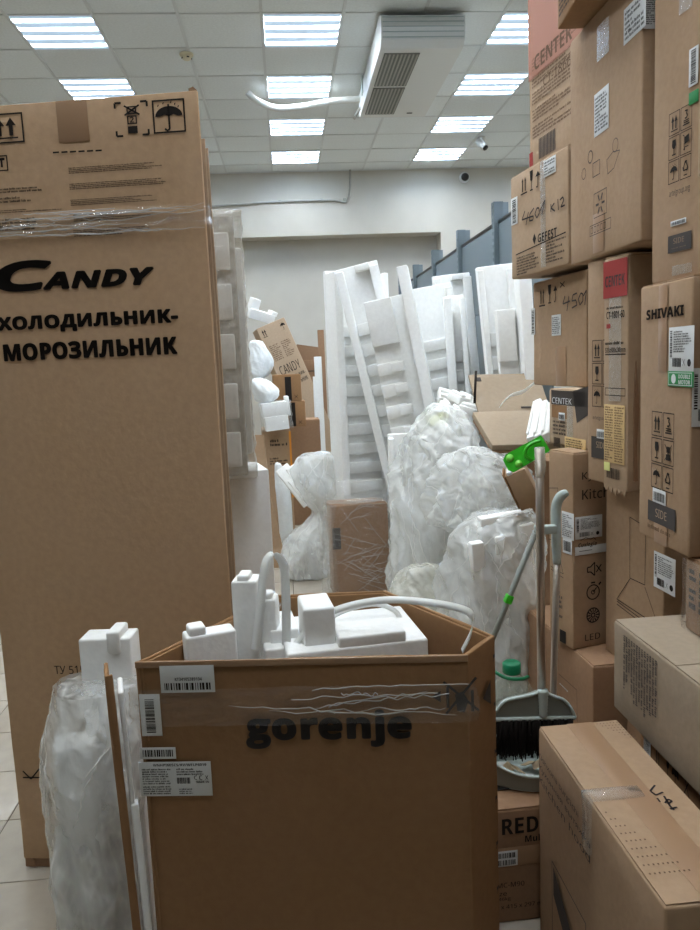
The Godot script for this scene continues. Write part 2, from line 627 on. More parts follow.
func sticker(node: Node3D, side: String, r: Rect2, style: String, sd: int, mat: Material = null, called := "label_sticker") -> MeshInstance3D:
	var t := face(node, side)
	t.origin += t.basis * Vector3(r.position.x, r.position.y, 0.0006)
	var o := part(node, called, rbox(Vector3.ZERO, Vector3(r.size.x, r.size.y, 0.0005), 0.0002), mat if mat else M.label, t)
	var g := RandomNumberGenerator.new()
	g.seed = sd
	var i := Ink.new()
	var w := r.size.x
	var h := r.size.y
	match style:
		"code": i.barcode(w * 0.08, h * 0.15, w * 0.84, h * 0.62, g)
		"upright_code": i.barcode(w * 0.22, h * 0.06, w * 0.55, h * 0.88, g, false)
		"code_below":
			i.small_type(w * 0.27, h * 0.46, w * 0.5, h * 0.16, 1, g)
			i.barcode(w * 0.07, h * 0.1, w * 0.88, h * 0.28, g)
		"sheet":
			i.small_type(w * 0.06, h * 0.08, w * 0.88, h * 0.84, maxi(5, int(h / w * 9.0)), g)
		"energy":
			i.small_type(w * 0.2, h * 0.42, w * 0.72, h * 0.5, 9, g)
			i.barcode(w * 0.05, h * 0.3, w * 0.09, h * 0.62, g, false)
			i.barcode(w * 0.16, h * 0.1, w * 0.36, h * 0.2, g)
			i.symbol("cross", w * 0.57, h * 0.12, w * 0.1, h * 0.16)
			i.disc(Vector2(w * 0.83, h * 0.19), h * 0.085)
		"spec":
			i.rect(w * 0.2, h * 0.88, w * 0.72, h * 0.05)
			i.small_type(w * 0.04, h * 0.36, w * 0.44, h * 0.5, 5, g)
			i.small_type(w * 0.52, h * 0.62, w * 0.4, h * 0.24, 3, g)
			i.barcode(w * 0.52, h * 0.36, w * 0.2, h * 0.2, g)
			i.small_type(w * 0.04, h * 0.05, w * 0.44, h * 0.26, 3, g)
			i.small_type(w * 0.54, h * 0.05, w * 0.42, h * 0.22, 2, g)
			i.ring(Vector2(w * 0.8, h * 0.53), h * 0.05, h * 0.016, PI * 0.4, PI * 1.6)
			i.ring(Vector2(w * 0.87, h * 0.53), h * 0.05, h * 0.016, PI * 0.4, PI * 1.6)
	if i.any: part(o, "print", i.st.commit(), M.ink, shift(0, 0, 0.0008))
	return o

func tape(node: Node3D, side: String, r: Rect2, mat: Material = null) -> void:
	var t := face(node, side)
	t.origin += t.basis * Vector3(r.position.x, r.position.y, 0.0002)
	part(node, "packing_tape", rbox(Vector3.ZERO, Vector3(r.size.x, r.size.y, 0.0004), 0.0002), mat if mat else M.tape, t)

# ------------------------------------------------------------------ cartons
var seed_of_box := 10

func carton_body(node: Node3D, s: Vector3, mat: Material, dent := 0.0018) -> void:
	seed_of_box += 1
	var n := Vector3i(maxi(2, int(s.x / 0.07)), maxi(2, int(s.y / 0.07)), maxi(2, int(s.z / 0.07)))
	part(node, "body", rbox(Vector3(-s.x / 2, 0, -s.z / 2), Vector3(s.x / 2, s.y, s.z / 2), 0.006, n, dent, seed_of_box), mat)
	node.set_meta("size_of_box", s)

func carton(called: String, label: String, pos: Vector3, turn: float, s: Vector3, mat: Material, group := "", flaps := true) -> Node3D:
	var o := thing(called, label, "box", pos, turn, group)
	carton_body(o, s, mat)
	if flaps:
		var half := s.z / 2 - 0.003
		for k in [-1, 1]:
			part(o, "flap", rbox(Vector3(-s.x / 2 + 0.004, s.y - 0.0005, 0.0015 if k > 0 else -half), Vector3(s.x / 2 - 0.004, s.y + 0.003, half if k > 0 else -0.0015), 0.0012), mat)
	return o

# a carton whose aisle face runs from near to far (x, z), from y0 up to y1, and that reaches w beyond that face
func shelf_carton(called: String, label: String, near: Vector2, far: Vector2, y0: float, y1: float, w: float, mat: Material, group := "", flaps := true) -> Node3D:
	var d := far - near
	var dir := atan2(d.x, -d.y)
	var inward := Vector2(cos(dir), sin(dir))
	var c := (near + far) * 0.5 + inward * w * 0.5
	return carton(called, label, Vector3(c.x, y0, c.y), -rad_to_deg(dir), Vector3(w, y1 - y0, d.length()), mat, group, flaps)

# ------------------------------------------------------------------ packing foam
# a moulded fridge side: slab with raised long edges and stepped blocks; x across, y up, inner side to +z
func foam_side(called: String, label: String, t: Transform3D, w: float, h: float, style: int, group := "") -> Node3D:
	var o := thing(called, label, "foam", Vector3.ZERO, 0.0, group)
	o.transform = t
	var st := begin()
	add_rbox(st, Vector3(-w / 2, 0, 0), Vector3(w / 2, h - (0.14 if style == 2 else 0.0), 0.045), 0.006)
	part(o, "slab", done(st), M.foam)
	var fl: Array = [[0.05, 0.03, 0.2], [0.05, 0.055, 0.11], [0.035, 0.06, 0.19], [0.03, 0.05, 0.09]][style]
	if fl[0] > 0 and style != 2: part(o, "edge_wall", rbox(Vector3(-w / 2, 0.0, 0.04), Vector3(-w / 2 + fl[0], h - 0.02, fl[2]), 0.006), M.foam)
	if fl[1] > 0: part(o, "edge_wall", rbox(Vector3(w / 2 - fl[1], 0.0, 0.04), Vector3(w / 2, h - (0.0 if style == 2 else 0.03), fl[2]), 0.006), M.foam)
	part(o, "end_wall", rbox(Vector3(-w / 2 + fl[0], 0.0, 0.04), Vector3(w / 2 - fl[1], 0.06, fl[2] * 0.8), 0.006), M.foam)
	if style == 1: part(o, "end_wall", rbox(Vector3(-w / 2 + 0.12, h - 0.045, 0.04), Vector3(w / 2 - 0.05, h - 0.005, 0.105), 0.006), M.foam)
	if style == 2: part(o, "end_wall", rbox(Vector3(-w / 2, h - 0.40, 0.04), Vector3(-w / 2 + w * 0.55, h - 0.142, 0.085), 0.006), M.foam)
	var y := h - (0.5 if style == 2 else 0.34)
	var x0: float = -w / 2 + (fl[0] if style != 2 else 0.0)
	var x1: float = w / 2 - fl[1]
	var wide: float = (x1 - x0) * (0.56 if style == 2 else 1.0)
	while y > 0.12:
		part(o, "rib", rbox(Vector3(x0, y - 0.075, 0.04), Vector3(x0 + wide, y, 0.07), 0.008), M.foam)
		if style == 2: part(o, "rib", rbox(Vector3(x0 + wide * 0.62, y - 0.062, 0.06), Vector3(x0 + wide + 0.03, y - 0.006, 0.095), 0.006), M.foam)
		y -= 0.125
	return o

func leaning(top: Vector3, low: Vector3, facing: Vector3) -> Transform3D:   # stands on the floor, its top end at top, passing through low
	var d := (top - low).normalized()
	return stand(top - d * (top.y / d.y), top, facing)

func foam_block(called: String, label: String, t: Transform3D, boxes: Array, group := "") -> Node3D:   # boxes: [lo, hi]; the first is the body
	var o := thing(called, label, "foam", Vector3.ZERO, 0.0, group)
	o.transform = t
	for i in boxes.size():
		part(o, "body" if i == 0 else "raised_block", rbox(boxes[i][0], boxes[i][1], 0.006), M.foam)
	return o

# ------------------------------------------------------------------ materials
func noise_tex(sd: int, freq: float, lo: float, hi: float, octaves := 4, kind := FastNoiseLite.TYPE_SIMPLEX_SMOOTH, fractal := FastNoiseLite.FRACTAL_FBM, bump := 0.0, side := 512) -> NoiseTexture2D:
	var n := FastNoiseLite.new()
	n.seed = sd
	n.noise_type = kind
	n.frequency = freq
	n.fractal_type = fractal
	n.fractal_octaves = octaves
	var t := NoiseTexture2D.new()
	t.width = side
	t.height = side
	t.seamless = true
	t.noise = n
	if bump > 0.0:
		t.as_normal_map = true
		t.bump_strength = bump
	else:
		var g := Gradient.new()
		g.set_color(0, Color(lo, lo, lo))
		g.set_color(1, Color(hi, hi, hi))
		t.color_ramp = g
	return t

func mat(c: Color, rough := 0.8, spec := 0.4) -> StandardMaterial3D:
	var m := StandardMaterial3D.new()
	m.albedo_color = c
	m.roughness = rough
	m.metallic_specular = spec
	return m

func grained(c: Color, tex: Texture2D, scale: float, rough := 0.85, spec := 0.35, bump: Texture2D = null, amount := 1.0, world := false) -> StandardMaterial3D:
	var m := mat(c, rough, spec)
	m.albedo_texture = tex
	m.uv1_triplanar = true
	m.uv1_world_triplanar = world
	m.uv1_scale = Vector3.ONE * scale
	if bump:
		m.normal_enabled = true
		m.normal_texture = bump
		m.normal_scale = amount
	return m

func clear(c: Color, alpha: float, rough: float, bump: Texture2D = null, scale := 3.0, amount := 1.0) -> StandardMaterial3D:
	var m := mat(Color(c.r, c.g, c.b, alpha), rough, 0.5)
	m.transparency = BaseMaterial3D.TRANSPARENCY_ALPHA
	m.cull_mode = BaseMaterial3D.CULL_DISABLED
	if bump:
		m.normal_enabled = true
		m.normal_texture = bump
		m.normal_scale = amount
		m.uv1_triplanar = true
		m.uv1_scale = Vector3.ONE * scale
	return m

func make_materials() -> void:
	var card_tex := noise_tex(3, 0.045, 0.94, 1.0, 4)
	var card_bump := noise_tex(5, 0.05, 0, 1, 3, FastNoiseLite.TYPE_SIMPLEX_SMOOTH, FastNoiseLite.FRACTAL_FBM, 1.2)
	var crease := noise_tex(11, 0.012, 0, 1, 4, FastNoiseLite.TYPE_SIMPLEX, FastNoiseLite.FRACTAL_RIDGED, 6.0)
	var bead := noise_tex(17, 0.09, 0, 1, 1, FastNoiseLite.TYPE_CELLULAR, FastNoiseLite.FRACTAL_NONE, 2.0)
	var foam_tex := noise_tex(19, 0.03, 0.965, 1.0, 3)
	var plaster := noise_tex(23, 0.006, 0.95, 1.0, 4)
	var cards := {"card": Color(0.65, 0.54, 0.43), "card_tall": Color(0.745, 0.62, 0.49), "card_pale": Color(0.68, 0.58, 0.475), "card_warm": Color(0.58, 0.44, 0.305), "card_dark": Color(0.58, 0.455, 0.35), "card_grey": Color(0.73, 0.635, 0.535), "card_white": Color(0.61, 0.545, 0.465)}
	for k in cards: M[k] = grained(cards[k], card_tex, 1.6, 0.82, 0.35, card_bump, 0.25)
	M.card_cut = mat(Color(0.72, 0.57, 0.40), 0.9, 0.2)
	M.ink = mat(Color(0.13, 0.11, 0.10), 0.7, 0.3)
	M.ink_faint = mat(Color(0.40, 0.31, 0.24), 0.8, 0.3)
	M.ink_grey = mat(Color(0.27, 0.25, 0.24), 0.7, 0.3)
	M.ink_red = mat(Color(0.60, 0.24, 0.23), 0.7, 0.3)
	M.ink_pink = mat(Color(0.64, 0.46, 0.39), 0.7, 0.3)
	M.pen = mat(Color(0.16, 0.14, 0.15), 0.6, 0.3)
	M.label = grained(Color(0.86, 0.87, 0.87), plaster, 2.0, 0.5, 0.4)
	M.label_green = mat(Color(0.13, 0.52, 0.27), 0.5, 0.4)
	M.label_buff = mat(Color(0.82, 0.70, 0.50), 0.6, 0.3)
	M.label_yellow = mat(Color(0.84, 0.85, 0.55), 0.6, 0.3)
	M.tape = mat(Color(0.60, 0.475, 0.36), 0.38, 0.5)
	M.clear_tape = clear(Color(0.9, 0.9, 0.88), 0.10, 0.14, crease, 3.0, 0.7)
	M.foam = grained(Color(0.955, 0.96, 0.955), foam_tex, 2.0, 0.72, 0.35, bead, 0.22)
	M.foam_dull = grained(Color(0.83, 0.82, 0.79), noise_tex(29, 0.02, 0.72, 1.0, 4), 3.0, 0.8, 0.3)
	M.bag = clear(Color(0.97, 0.98, 0.975), 0.27, 0.16, crease, 1.5, 1.3)
	M.bag.uv1_scale = Vector3(1.6, 0.7, 1.6)
	M.bag.backlight_enabled = true
	M.bag.backlight = Color(0.35, 0.36, 0.36)
	M.bag_thin = clear(Color(0.92, 0.94, 0.94), 0.10, 0.15, crease, 1.6, 1.4)
	M.bag_dull = clear(Color(0.88, 0.88, 0.83), 0.34, 0.22, crease, 1.6, 1.2)
	var streak := Image.create(512, 512, false, Image.FORMAT_RGBA8)     # bunched film: denser where it is gathered
	var sn := FastNoiseLite.new()
	sn.seed = 37
	sn.frequency = 0.007
	sn.noise_type = FastNoiseLite.TYPE_SIMPLEX
	sn.fractal_type = FastNoiseLite.FRACTAL_RIDGED
	sn.fractal_octaves = 3
	var field := sn.get_seamless_image(512, 512)
	for y in 512:
		for x in 512:
			var v := field.get_pixel(x, y).r
			streak.set_pixel(x, y, Color(0.94, 0.95, 0.95, clampf(0.22 + 0.75 * pow(v, 2.2), 0.0, 0.9)))
	M.bag_gathered = mat(Color(1, 1, 1), 0.3, 0.5)
	M.bag_gathered.transparency = BaseMaterial3D.TRANSPARENCY_ALPHA
	M.bag_gathered.cull_mode = BaseMaterial3D.CULL_DISABLED
	M.bag_gathered.albedo_texture = ImageTexture.create_from_image(streak)
	M.bag_gathered.uv1_triplanar = true
	M.bag_gathered.uv1_scale = Vector3(2.2, 0.8, 2.2)
	M.bag_gathered.backlight_enabled = true
	M.bag_gathered.backlight = Color(0.5, 0.5, 0.5)
	M.bag_gathered.normal_enabled = true
	M.bag_gathered.normal_texture = crease
	M.bag_white = grained(Color(0.90, 0.92, 0.93), foam_tex, 2.0, 0.4, 0.5, crease, 0.6)
	M.film = clear(Color(0.93, 0.93, 0.92), 0.035, 0.1, crease, 3.0, 0.8)
	M.film_milky = clear(Color(0.80, 0.78, 0.73), 0.32, 0.18, crease, 1.5, 1.0)
	M.film_fold = clear(Color(0.96, 0.96, 0.95), 0.42, 0.08)
	M.strap = mat(Color(0.93, 0.94, 0.93), 0.3, 0.5)
	M.strap.backlight_enabled = true
	M.strap.backlight = Color(0.8, 0.8, 0.8)
	M.wall = grained(Color(0.80, 0.785, 0.745), plaster, 0.4, 0.9, 0.25, null, 1.0, true)
	M.ceiling = []
	for k in 3: M.ceiling.append(grained(Color(0.94, 0.965, 0.97) * (1.0 - 0.015 * k), noise_tex(31 + k, 0.05, 0.95, 1.0, 4), 1.5, 0.9, 0.2))
	M.runner = mat(Color(0.84, 0.86, 0.865), 0.6, 0.4)
	M.void = mat(Color(0.30, 0.30, 0.30), 0.9, 0.2)
	M.tiles = []
	for k in 3: M.tiles.append(grained(Color(0.67, 0.635, 0.58) * (1.0 - 0.02 * k), noise_tex(41 + k, 0.02, 0.93, 1.0, 4), 1.2, 0.32, 0.5))
	M.grout = mat(Color(0.30, 0.27, 0.24), 0.95, 0.2)
	M.steel = mat(Color(0.41, 0.46, 0.485), 0.45, 0.5)
	M.chrome = mat(Color(0.72, 0.68, 0.64), 0.28, 0.5)
	M.chrome.metallic = 0.9
	M.plastic_white = mat(Color(0.86, 0.87, 0.86), 0.4, 0.5)
	M.plastic_cream = mat(Color(0.84, 0.81, 0.70), 0.5, 0.5)
	M.plastic_pale = mat(Color(0.68, 0.73, 0.72), 0.45, 0.5)
	M.plastic_grey = mat(Color(0.48, 0.50, 0.48), 0.5, 0.5)
	M.plastic_black = mat(Color(0.05, 0.05, 0.055), 0.3, 0.5)
	M.bristle = mat(Color(0.10, 0.085, 0.08), 0.8, 0.3)
	M.green = mat(Color(0.20, 0.70, 0.12), 0.35, 0.5)
	M.green_pale = mat(Color(0.46, 0.82, 0.30), 0.4, 0.5)
	M.green_cap = mat(Color(0.03, 0.48, 0.32), 0.4, 0.5)
	M.bottle = clear(Color(0.75, 0.85, 0.80), 0.14, 0.08)
	M.grille = mat(Color(0.50, 0.51, 0.50), 0.7, 0.3)
	M.cable = mat(Color(0.66, 0.66, 0.63), 0.6, 0.4)
	M.paper = mat(Color(0.80, 0.72, 0.60), 0.9, 0.2)
	M.blue = mat(Color(0.10, 0.22, 0.62), 0.6, 0.4)
	M.orange = mat(Color(0.82, 0.52, 0.14), 0.6, 0.4)
	M.tube = mat(Color(0.9, 0.93, 1.0), 0.5, 0.3)
	M.tube.emission_enabled = true
	M.tube.emission = Color(0.97, 0.985, 1.0)
	M.tube.emission_energy_multiplier = 2.6
	M.glowing_reflector = mat(Color(0.75, 0.82, 0.90), 0.35, 0.5)
	M.glowing_reflector.emission_enabled = true
	M.glowing_reflector.emission = Color(0.72, 0.84, 0.95)
	M.glowing_reflector.emission_energy_multiplier = 0.55  # added glow, standing in for the lamp light the blades reflect

# ------------------------------------------------------------------ setting
func build_room() -> void:
	var x0 := GX - 0.6 * 8
	var x1 := GX + 0.6 * 9
	var zb := GZ + 0.6 * 26
	# floor: square cream tiles with dark joints
	var fl := structure("floor")
	part(fl, "screed", plain_box(Vector3(x0 - 0.2, -0.2, WALL_Z - 0.5), Vector3(x1 + 0.2, -0.004, zb + 0.2)), M.grout)
	var g := RandomNumberGenerator.new()
	g.seed = 77
	var step := 0.311
	var rest := begin()
	for i in range(-16, 18):
		for k in range(-37, 31):
			var x := -0.958 + step * i
			var z := -2.028 - step * k
			if x < x0 or x + step > x1 or z > zb or z - step < WALL_Z - 0.3: continue
			var lo := Vector3(0.002, -0.012, -step + 0.002)
			var hi := Vector3(step - 0.002, 0.0, -0.002)
			if x > -2.0 and x < 0.9 and k >= -3 and k <= 11:
				part(fl, "tile", rbox(lo, hi, 0.0015), M.tiles[g.randi() % 3], shift(x, -0.0005 * g.randf(), z))
			else:
				add_plain(rest, lo + Vector3(x, 0, z), hi + Vector3(x, 0, z))
	part(fl, "tile_field", done(rest), M.tiles[0]).set_meta("kind", "stuff")
	# walls
	var wb := structure("wall_back")
	var nx := 2.2
	part(wb, "upper_wall", plain_box(Vector3(x0, 3.105, WALL_Z - 0.55), Vector3(x1, 4.2, WALL_Z)), M.wall)
	part(wb, "lower_wall", plain_box(Vector3(nx, 0, WALL_Z - 0.55), Vector3(x1, 3.105, WALL_Z)), M.wall)
	part(wb, "niche_wall", plain_box(Vector3(x0, 0, WALL_Z - 0.55), Vector3(nx, 3.105, WALL_Z - 0.32)), M.wall)
	part(structure("wall_left"), "wall", plain_box(Vector3(x0 - 0.2, 0, WALL_Z - 0.55), Vector3(x0, 4.2, zb)), M.wall)
	part(structure("wall_right"), "wall", plain_box(Vector3(x1, 0, WALL_Z - 0.55), Vector3(x1 + 0.2, 4.2, zb)), M.wall)
	part(structure("wall_front"), "wall", plain_box(Vector3(x0 - 0.2, 0, zb), Vector3(x1 + 0.2, 4.2, zb + 0.2)), M.wall)
	# ceiling: lay-in panels on a grid of runners
	var ce := structure("ceiling")
	part(ce, "slab", plain_box(Vector3(x0 - 0.2, 4.14, WALL_Z - 0.55), Vector3(x1 + 0.2, 4.3, zb + 0.2)), M.void)
	var lights := {}
	for c in light_cells(): lights[c] = true
	var far := begin()
	for i in range(-8, 9):
		for k in range(-26, 8):
			if lights.has(Vector2i(i, k)): continue
			var x := GX + 0.6 * i
			var z := GZ - 0.6 * k
			var deep := minf(0.6, z - WALL_Z) - 0.003
			if deep < 0.05: continue
			if i >= -5 and i <= 7 and k >= -1:
				var t := Transform3D(Basis.from_euler(Vector3(g.randf_range(-0.006, 0.006), 0, g.randf_range(-0.005, 0.005))), Vector3(x + 0.3, CEIL + 0.004 + 0.004 * g.randf(), z - deep / 2))
				part(ce, "ceiling_tile", rbox(Vector3(-0.297, 0, -deep / 2), Vector3(0.297, 0.014, deep / 2), 0.002), M.ceiling[g.randi() % 3], t)
			else:
				add_plain(far, Vector3(x + 0.003, CEIL + 0.004, z - deep), Vector3(x + 0.597, CEIL + 0.018, z))
	part(ce, "ceiling_tile_field", done(far), M.ceiling[0]).set_meta("kind", "stuff")
	for i in range(-8, 10):
		part(ce, "runner", plain_box(Vector3(-0.011, 0, WALL_Z), Vector3(0.011, 0.03, zb)), M.runner, shift(GX + 0.6 * i, CEIL - 0.001, 0))
	for k in range(-26, 8):
		part(ce, "cross_runner", plain_box(Vector3(x0, 0, -0.009), Vector3(x1, 0.03, 0.009)), M.runner, shift(0, CEIL + 0.0005, GZ - 0.6 * k))
	part(structure("trim_1"), "wall_angle", plain_box(Vector3(x0, CEIL - 0.004, WALL_Z + 0.0005), Vector3(x1, CEIL + 0.02, WALL_Z + 0.02)), M.runner)

func light_cells() -> Array:
	var out := []
	for k in range(LIGHT_FIRST, 7, 2):
		for i in (LIGHT_COLUMNS if k > -10 else [0]): out.append(Vector2i(i, k))
	return out

func build_lights() -> void:
	var names := {-6: "beyond the tall brown carton", -3: "above the tall brown carton", 0: "in the column beside the smoke detector", 3: "in the column beside the air conditioner", 6: "over the stacked cartons"}
	var rows := ["first", "second", "third", "fourth", "fifth", "sixth", "seventh", "eighth", "ninth", "tenth"]
	for c in light_cells():
		var seen: bool = c.y >= 0 and absi(c.x) < 6
		var o := thing("ceiling_light", "square louvred ceiling light, %s from the back wall, %s" % [rows[(6 - c.y) / 2], names[c.x]], "ceiling light", Vector3(GX + 0.6 * c.x + 0.3, CEIL, GZ - 0.6 * c.y - 0.3), 0.0, "ceiling lights")
		part(o, "housing", plain_box(Vector3(-0.29, 0.09, -0.29), Vector3(0.29, 0.1, 0.29)), M.plastic_white)
		var rim := begin(false)
		for b in [[-0.297, -0.297, 0.297, -0.285], [-0.297, 0.285, 0.297, 0.297], [-0.297, -0.285, -0.285, 0.285], [0.285, -0.285, 0.297, 0.285]]:
			add_plain(rim, Vector3(b[0], 0.0, b[1]), Vector3(b[2], 0.09, b[3]))
		part(o, "frame", done(rim), M.plastic_white)
		part(o, "lamp_panel", plain_box(Vector3(-0.285, 0.034, -0.285), Vector3(0.285, 0.038, 0.285)), M.tube)
		for k in 5:        # louvre blades between the four lamps
			var z := -0.286 + 0.143 * k
			var half := 0.040 if k > 0 and k < 4 else 0.02
			var mid := z + (0.02 if k == 0 else -0.02 if k == 4 else 0.0)
			part(o, "louvre_blade", prism([Vector2(mid - half, 0.0), Vector2(mid + half, 0.0), Vector2(mid + half * 0.95, 0.028), Vector2(mid - half * 0.95, 0.028)], 0.566, Transform3D(Basis(Vector3(0, 0, 1), Vector3(0, 1, 0), Vector3(-1, 0, 0)), Vector3(0.283, 0, 0))), M.glowing_reflector)
		var a := AreaLight3D.new()
		a.name = "panel_light"
		a.area_size = Vector2(0.56, 0.56)
		a.light_energy = LIGHT_ENERGY
		a.light_color = Color(0.985, 1.0, 0.995)
		a.shadow_enabled = true
		a.area_range = 20.0
		a.rotation_degrees.x = -90
		a.position = Vector3(0, 0.0315, 0)
		o.add_child(a, true)

const LIGHT_FIRST := -10
const LIGHT_COLUMNS := [-3, 0, 3, 6]
const LIGHT_ENERGY := 4.2

func build_ceiling_things() -> void:
	# air conditioner hung under the ceiling
	var ac := thing("air_conditioner", "long white ceiling-hung air conditioner with a grey intake grille", "air conditioner", Vector3(1.13, 3.68, -6.72))
	var t := Transform3D(Basis(Vector3(0, 0, -1), Vector3(0, 1, 0), Vector3(1, 0, 0)), Vector3(-0.31, 0, 0))   # outline along -z, thickness along x
	part(ac, "casing", prism([Vector2(-0.8, 0.0), Vector2(0.78, 0.0), Vector2(0.8, 0.02), Vector2(0.8, 0.2), Vector2(-0.8, 0.23), Vector2(-0.87, 0.2), Vector2(-0.885, 0.12), Vector2(-0.86, 0.04)], 0.62, t), M.plastic_white)
	for k in 2:
		var z := -0.66 + 0.72 * k
		var gr := part(ac, "intake_grille", plain_box(Vector3(-0.27, -0.006, -0.34), Vector3(0.0, 0.002, 0.34)), M.grille, shift(0, 0, -z - 0.28))
		for j in 9: part(gr, "slat", plain_box(Vector3(-0.262 + 0.03 * j, -0.012, -0.33), Vector3(-0.25 + 0.03 * j, -0.006, 0.33)), M.cable)
	for k in 5: part(ac, "louvre", plain_box(Vector3(-0.3, 0, 0), Vector3(0.3, 0.006, 0.004)), M.plastic_pale, Transform3D(Basis.IDENTITY, Vector3(0, 0.05 + 0.033 * k, 0.868 + 0.016 * sin(0.6 * k))))
	part(ac, "badge", plain_box(Vector3(0.12, -0.003, -0.68), Vector3(0.17, 0.0, -0.66)), M.ink)
	for s in [-1, 1]: part(ac, "bracket", plain_box(Vector3(s * 0.312 - 0.006, 0.1, -0.5), Vector3(s * 0.312 + 0.006, 0.25, -0.42)), M.plastic_pale)
	solo("drain_hose", "white sagging hose from a hole in the ceiling to the air conditioner", "hose", tube(curve_points([at(248, 95, -7.45) + Vector3(0, 0.02, 0), at(256, 100, -7.45), at(275, 108, -7.45), at(300, 107, -7.45), at(335, 101, -7.45), at(364, 99, -7.4)], 6), 0.03, 10), M.plastic_white)
	solo("cable_conduit", "thin grey conduit running down the back wall and along it", "conduit", tube(curve_points([at(361, 108, -7.4), at(356, 115, -7.9), at(352.5, 124, -9.4), at(351.5, 134, -10.4), at(350.2, 160, -10.5), at(348, 199, -10.51), at(330, 200, -10.51), at(280, 201.5, -10.51), at(240, 204.5, -10.51), at(205, 206.5, -10.51)], 5), 0.014, 8), M.cable)
	for p in [[280, 201.5], [345, 199.5], [322, 200]]: solo("conduit_clip", "small grey clip holding the conduit to the back wall", "clip", rbox(Vector3(-0.02, -0.02, -0.02), Vector3(0.02, 0.02, 0.012), 0.004), M.cable, Transform3D(Basis.IDENTITY, at(p[0], p[1], -10.51)), "conduit clips")
	var sd := thing("smoke_detector", "round cream smoke detector on the ceiling grid", "smoke detector", Vector3(at(186, 48, -6.63).x, CEIL - 0.001, -6.63))
	part(sd, "base", lathe([[0.0, -0.016], [0.052, -0.016], [0.056, -0.008], [0.056, 0.0]], 20), M.plastic_cream)
	part(sd, "sensor", lathe([[0.0, -0.046], [0.026, -0.046], [0.036, -0.038], [0.04, -0.016]], 20), M.plastic_cream)
	for k in 4: part(sd, "vent", plain_box(Vector3(-0.01, -0.038, 0.034), Vector3(0.01, -0.03, 0.041)), M.plastic_black, Transform3D(Basis(Vector3.UP, TAU * k / 4 + 0.4), Vector3.ZERO))
	var dome := thing("dome_camera", "small black dome camera on the back wall", "camera", at(465, 177, -10.48))
	var turn := Transform3D(Basis(Vector3.RIGHT, PI / 2), Vector3.ZERO)
	part(dome, "base", lathe([[0.0, -0.05], [0.07, -0.05], [0.07, -0.01], [0.055, 0.0]], 20, turn), M.plastic_white)
	part(dome, "lens_dome", lathe([[0.052, -0.002], [0.05, 0.02], [0.036, 0.042], [0.018, 0.052], [0.0, 0.055]], 20, turn), M.plastic_black)
	var cc := thing("bullet_camera", "small white bullet camera under the ceiling", "camera", Vector3(at(482, 131, -9.1).x, CEIL - 0.002, -9.1))
	part(cc, "mount", lathe([[0.02, -0.05], [0.03, -0.03], [0.04, 0.0]], 16), M.plastic_white)
	part(cc, "barrel", tube([Vector3(-0.04, -0.03, -0.03), Vector3(0.02, -0.13, 0.05)], [0.045, 0.045], 16), M.plastic_white)
	part(cc, "lens", tube([Vector3(0.02, -0.13, 0.05), Vector3(0.026, -0.14, 0.058)], [0.032, 0.032], 16), M.plastic_black)

# grey gondola shelving seen end-on along the aisle
func build_shelving() -> void:
	for i in 5:
		var z := -4.3 - 1.0 * i
		var o := thing("shelving_bay", ["grey metal shelving bay behind the white foam sides, nearest the stacked cartons", "grey metal shelving bay, second from the stacked cartons", "grey metal shelving bay, third from the stacked cartons", "grey metal shelving bay, fourth from the stacked cartons", "grey metal shelving bay at the back wall end"][i], "shelving", Vector3(1.37, 0, z), 0.0, "grey shelving bays")
		var up := begin(false)          # a hollow slotted post
		add_plain(up, Vector3(0.026, 0, -0.56), Vector3(0.03, 2.35, -0.50))
		for e in [-0.56, -0.503]: add_plain(up, Vector3(-0.027, 0, e), Vector3(0.026, 2.35, e + 0.003))
		for e in [-0.557, -0.523]: add_plain(up, Vector3(-0.03, 0, e), Vector3(-0.027, 2.35, e + 0.02))
		add_plain(up, Vector3(-0.03, 0, -0.537), Vector3(-0.027, 1.55, -0.523))
		for k in 20: add_plain(up, Vector3(-0.03, 1.572 + 0.04 * k, -0.537), Vector3(-0.027, 1.59 + 0.04 * k, -0.523))
		add_plain(up, Vector3(-0.03, 2.347, -0.56), Vector3(0.03, 2.35, -0.5))
		part(o, "upright", done(up), M.steel)
		part(o, "side_plate", rbox(Vector3(0.0, 0, -0.545), Vector3(0.07, 2.35, -0.52), 0.002), M.steel)
		for k in 4:
			var p := part(o, "back_panel", rbox(Vector3(0.0, 0.1 + 0.53 * k, -0.50), Vector3(0.012, 0.625 + 0.53 * k, 0.44), 0.002), M.steel)
			if k == 3: part(p, "dark_edge", rbox(Vector3(-0.006, 2.22, -0.50), Vector3(0.018, 2.238, 0.44), 0.002), M.plastic_black)  # thin black strip along the top panel's upper edge
		part(o, "base_plinth", rbox(Vector3(0.0, 0, -0.5), Vector3(0.42, 0.1, 0.44), 0.003), M.steel)
		for k in 3: part(o, "shelf", rbox(Vector3(0.014, 0.6 + 0.55 * k, -0.5), Vector3(0.42, 0.63 + 0.55 * k, 0.44), 0.003), M.steel)

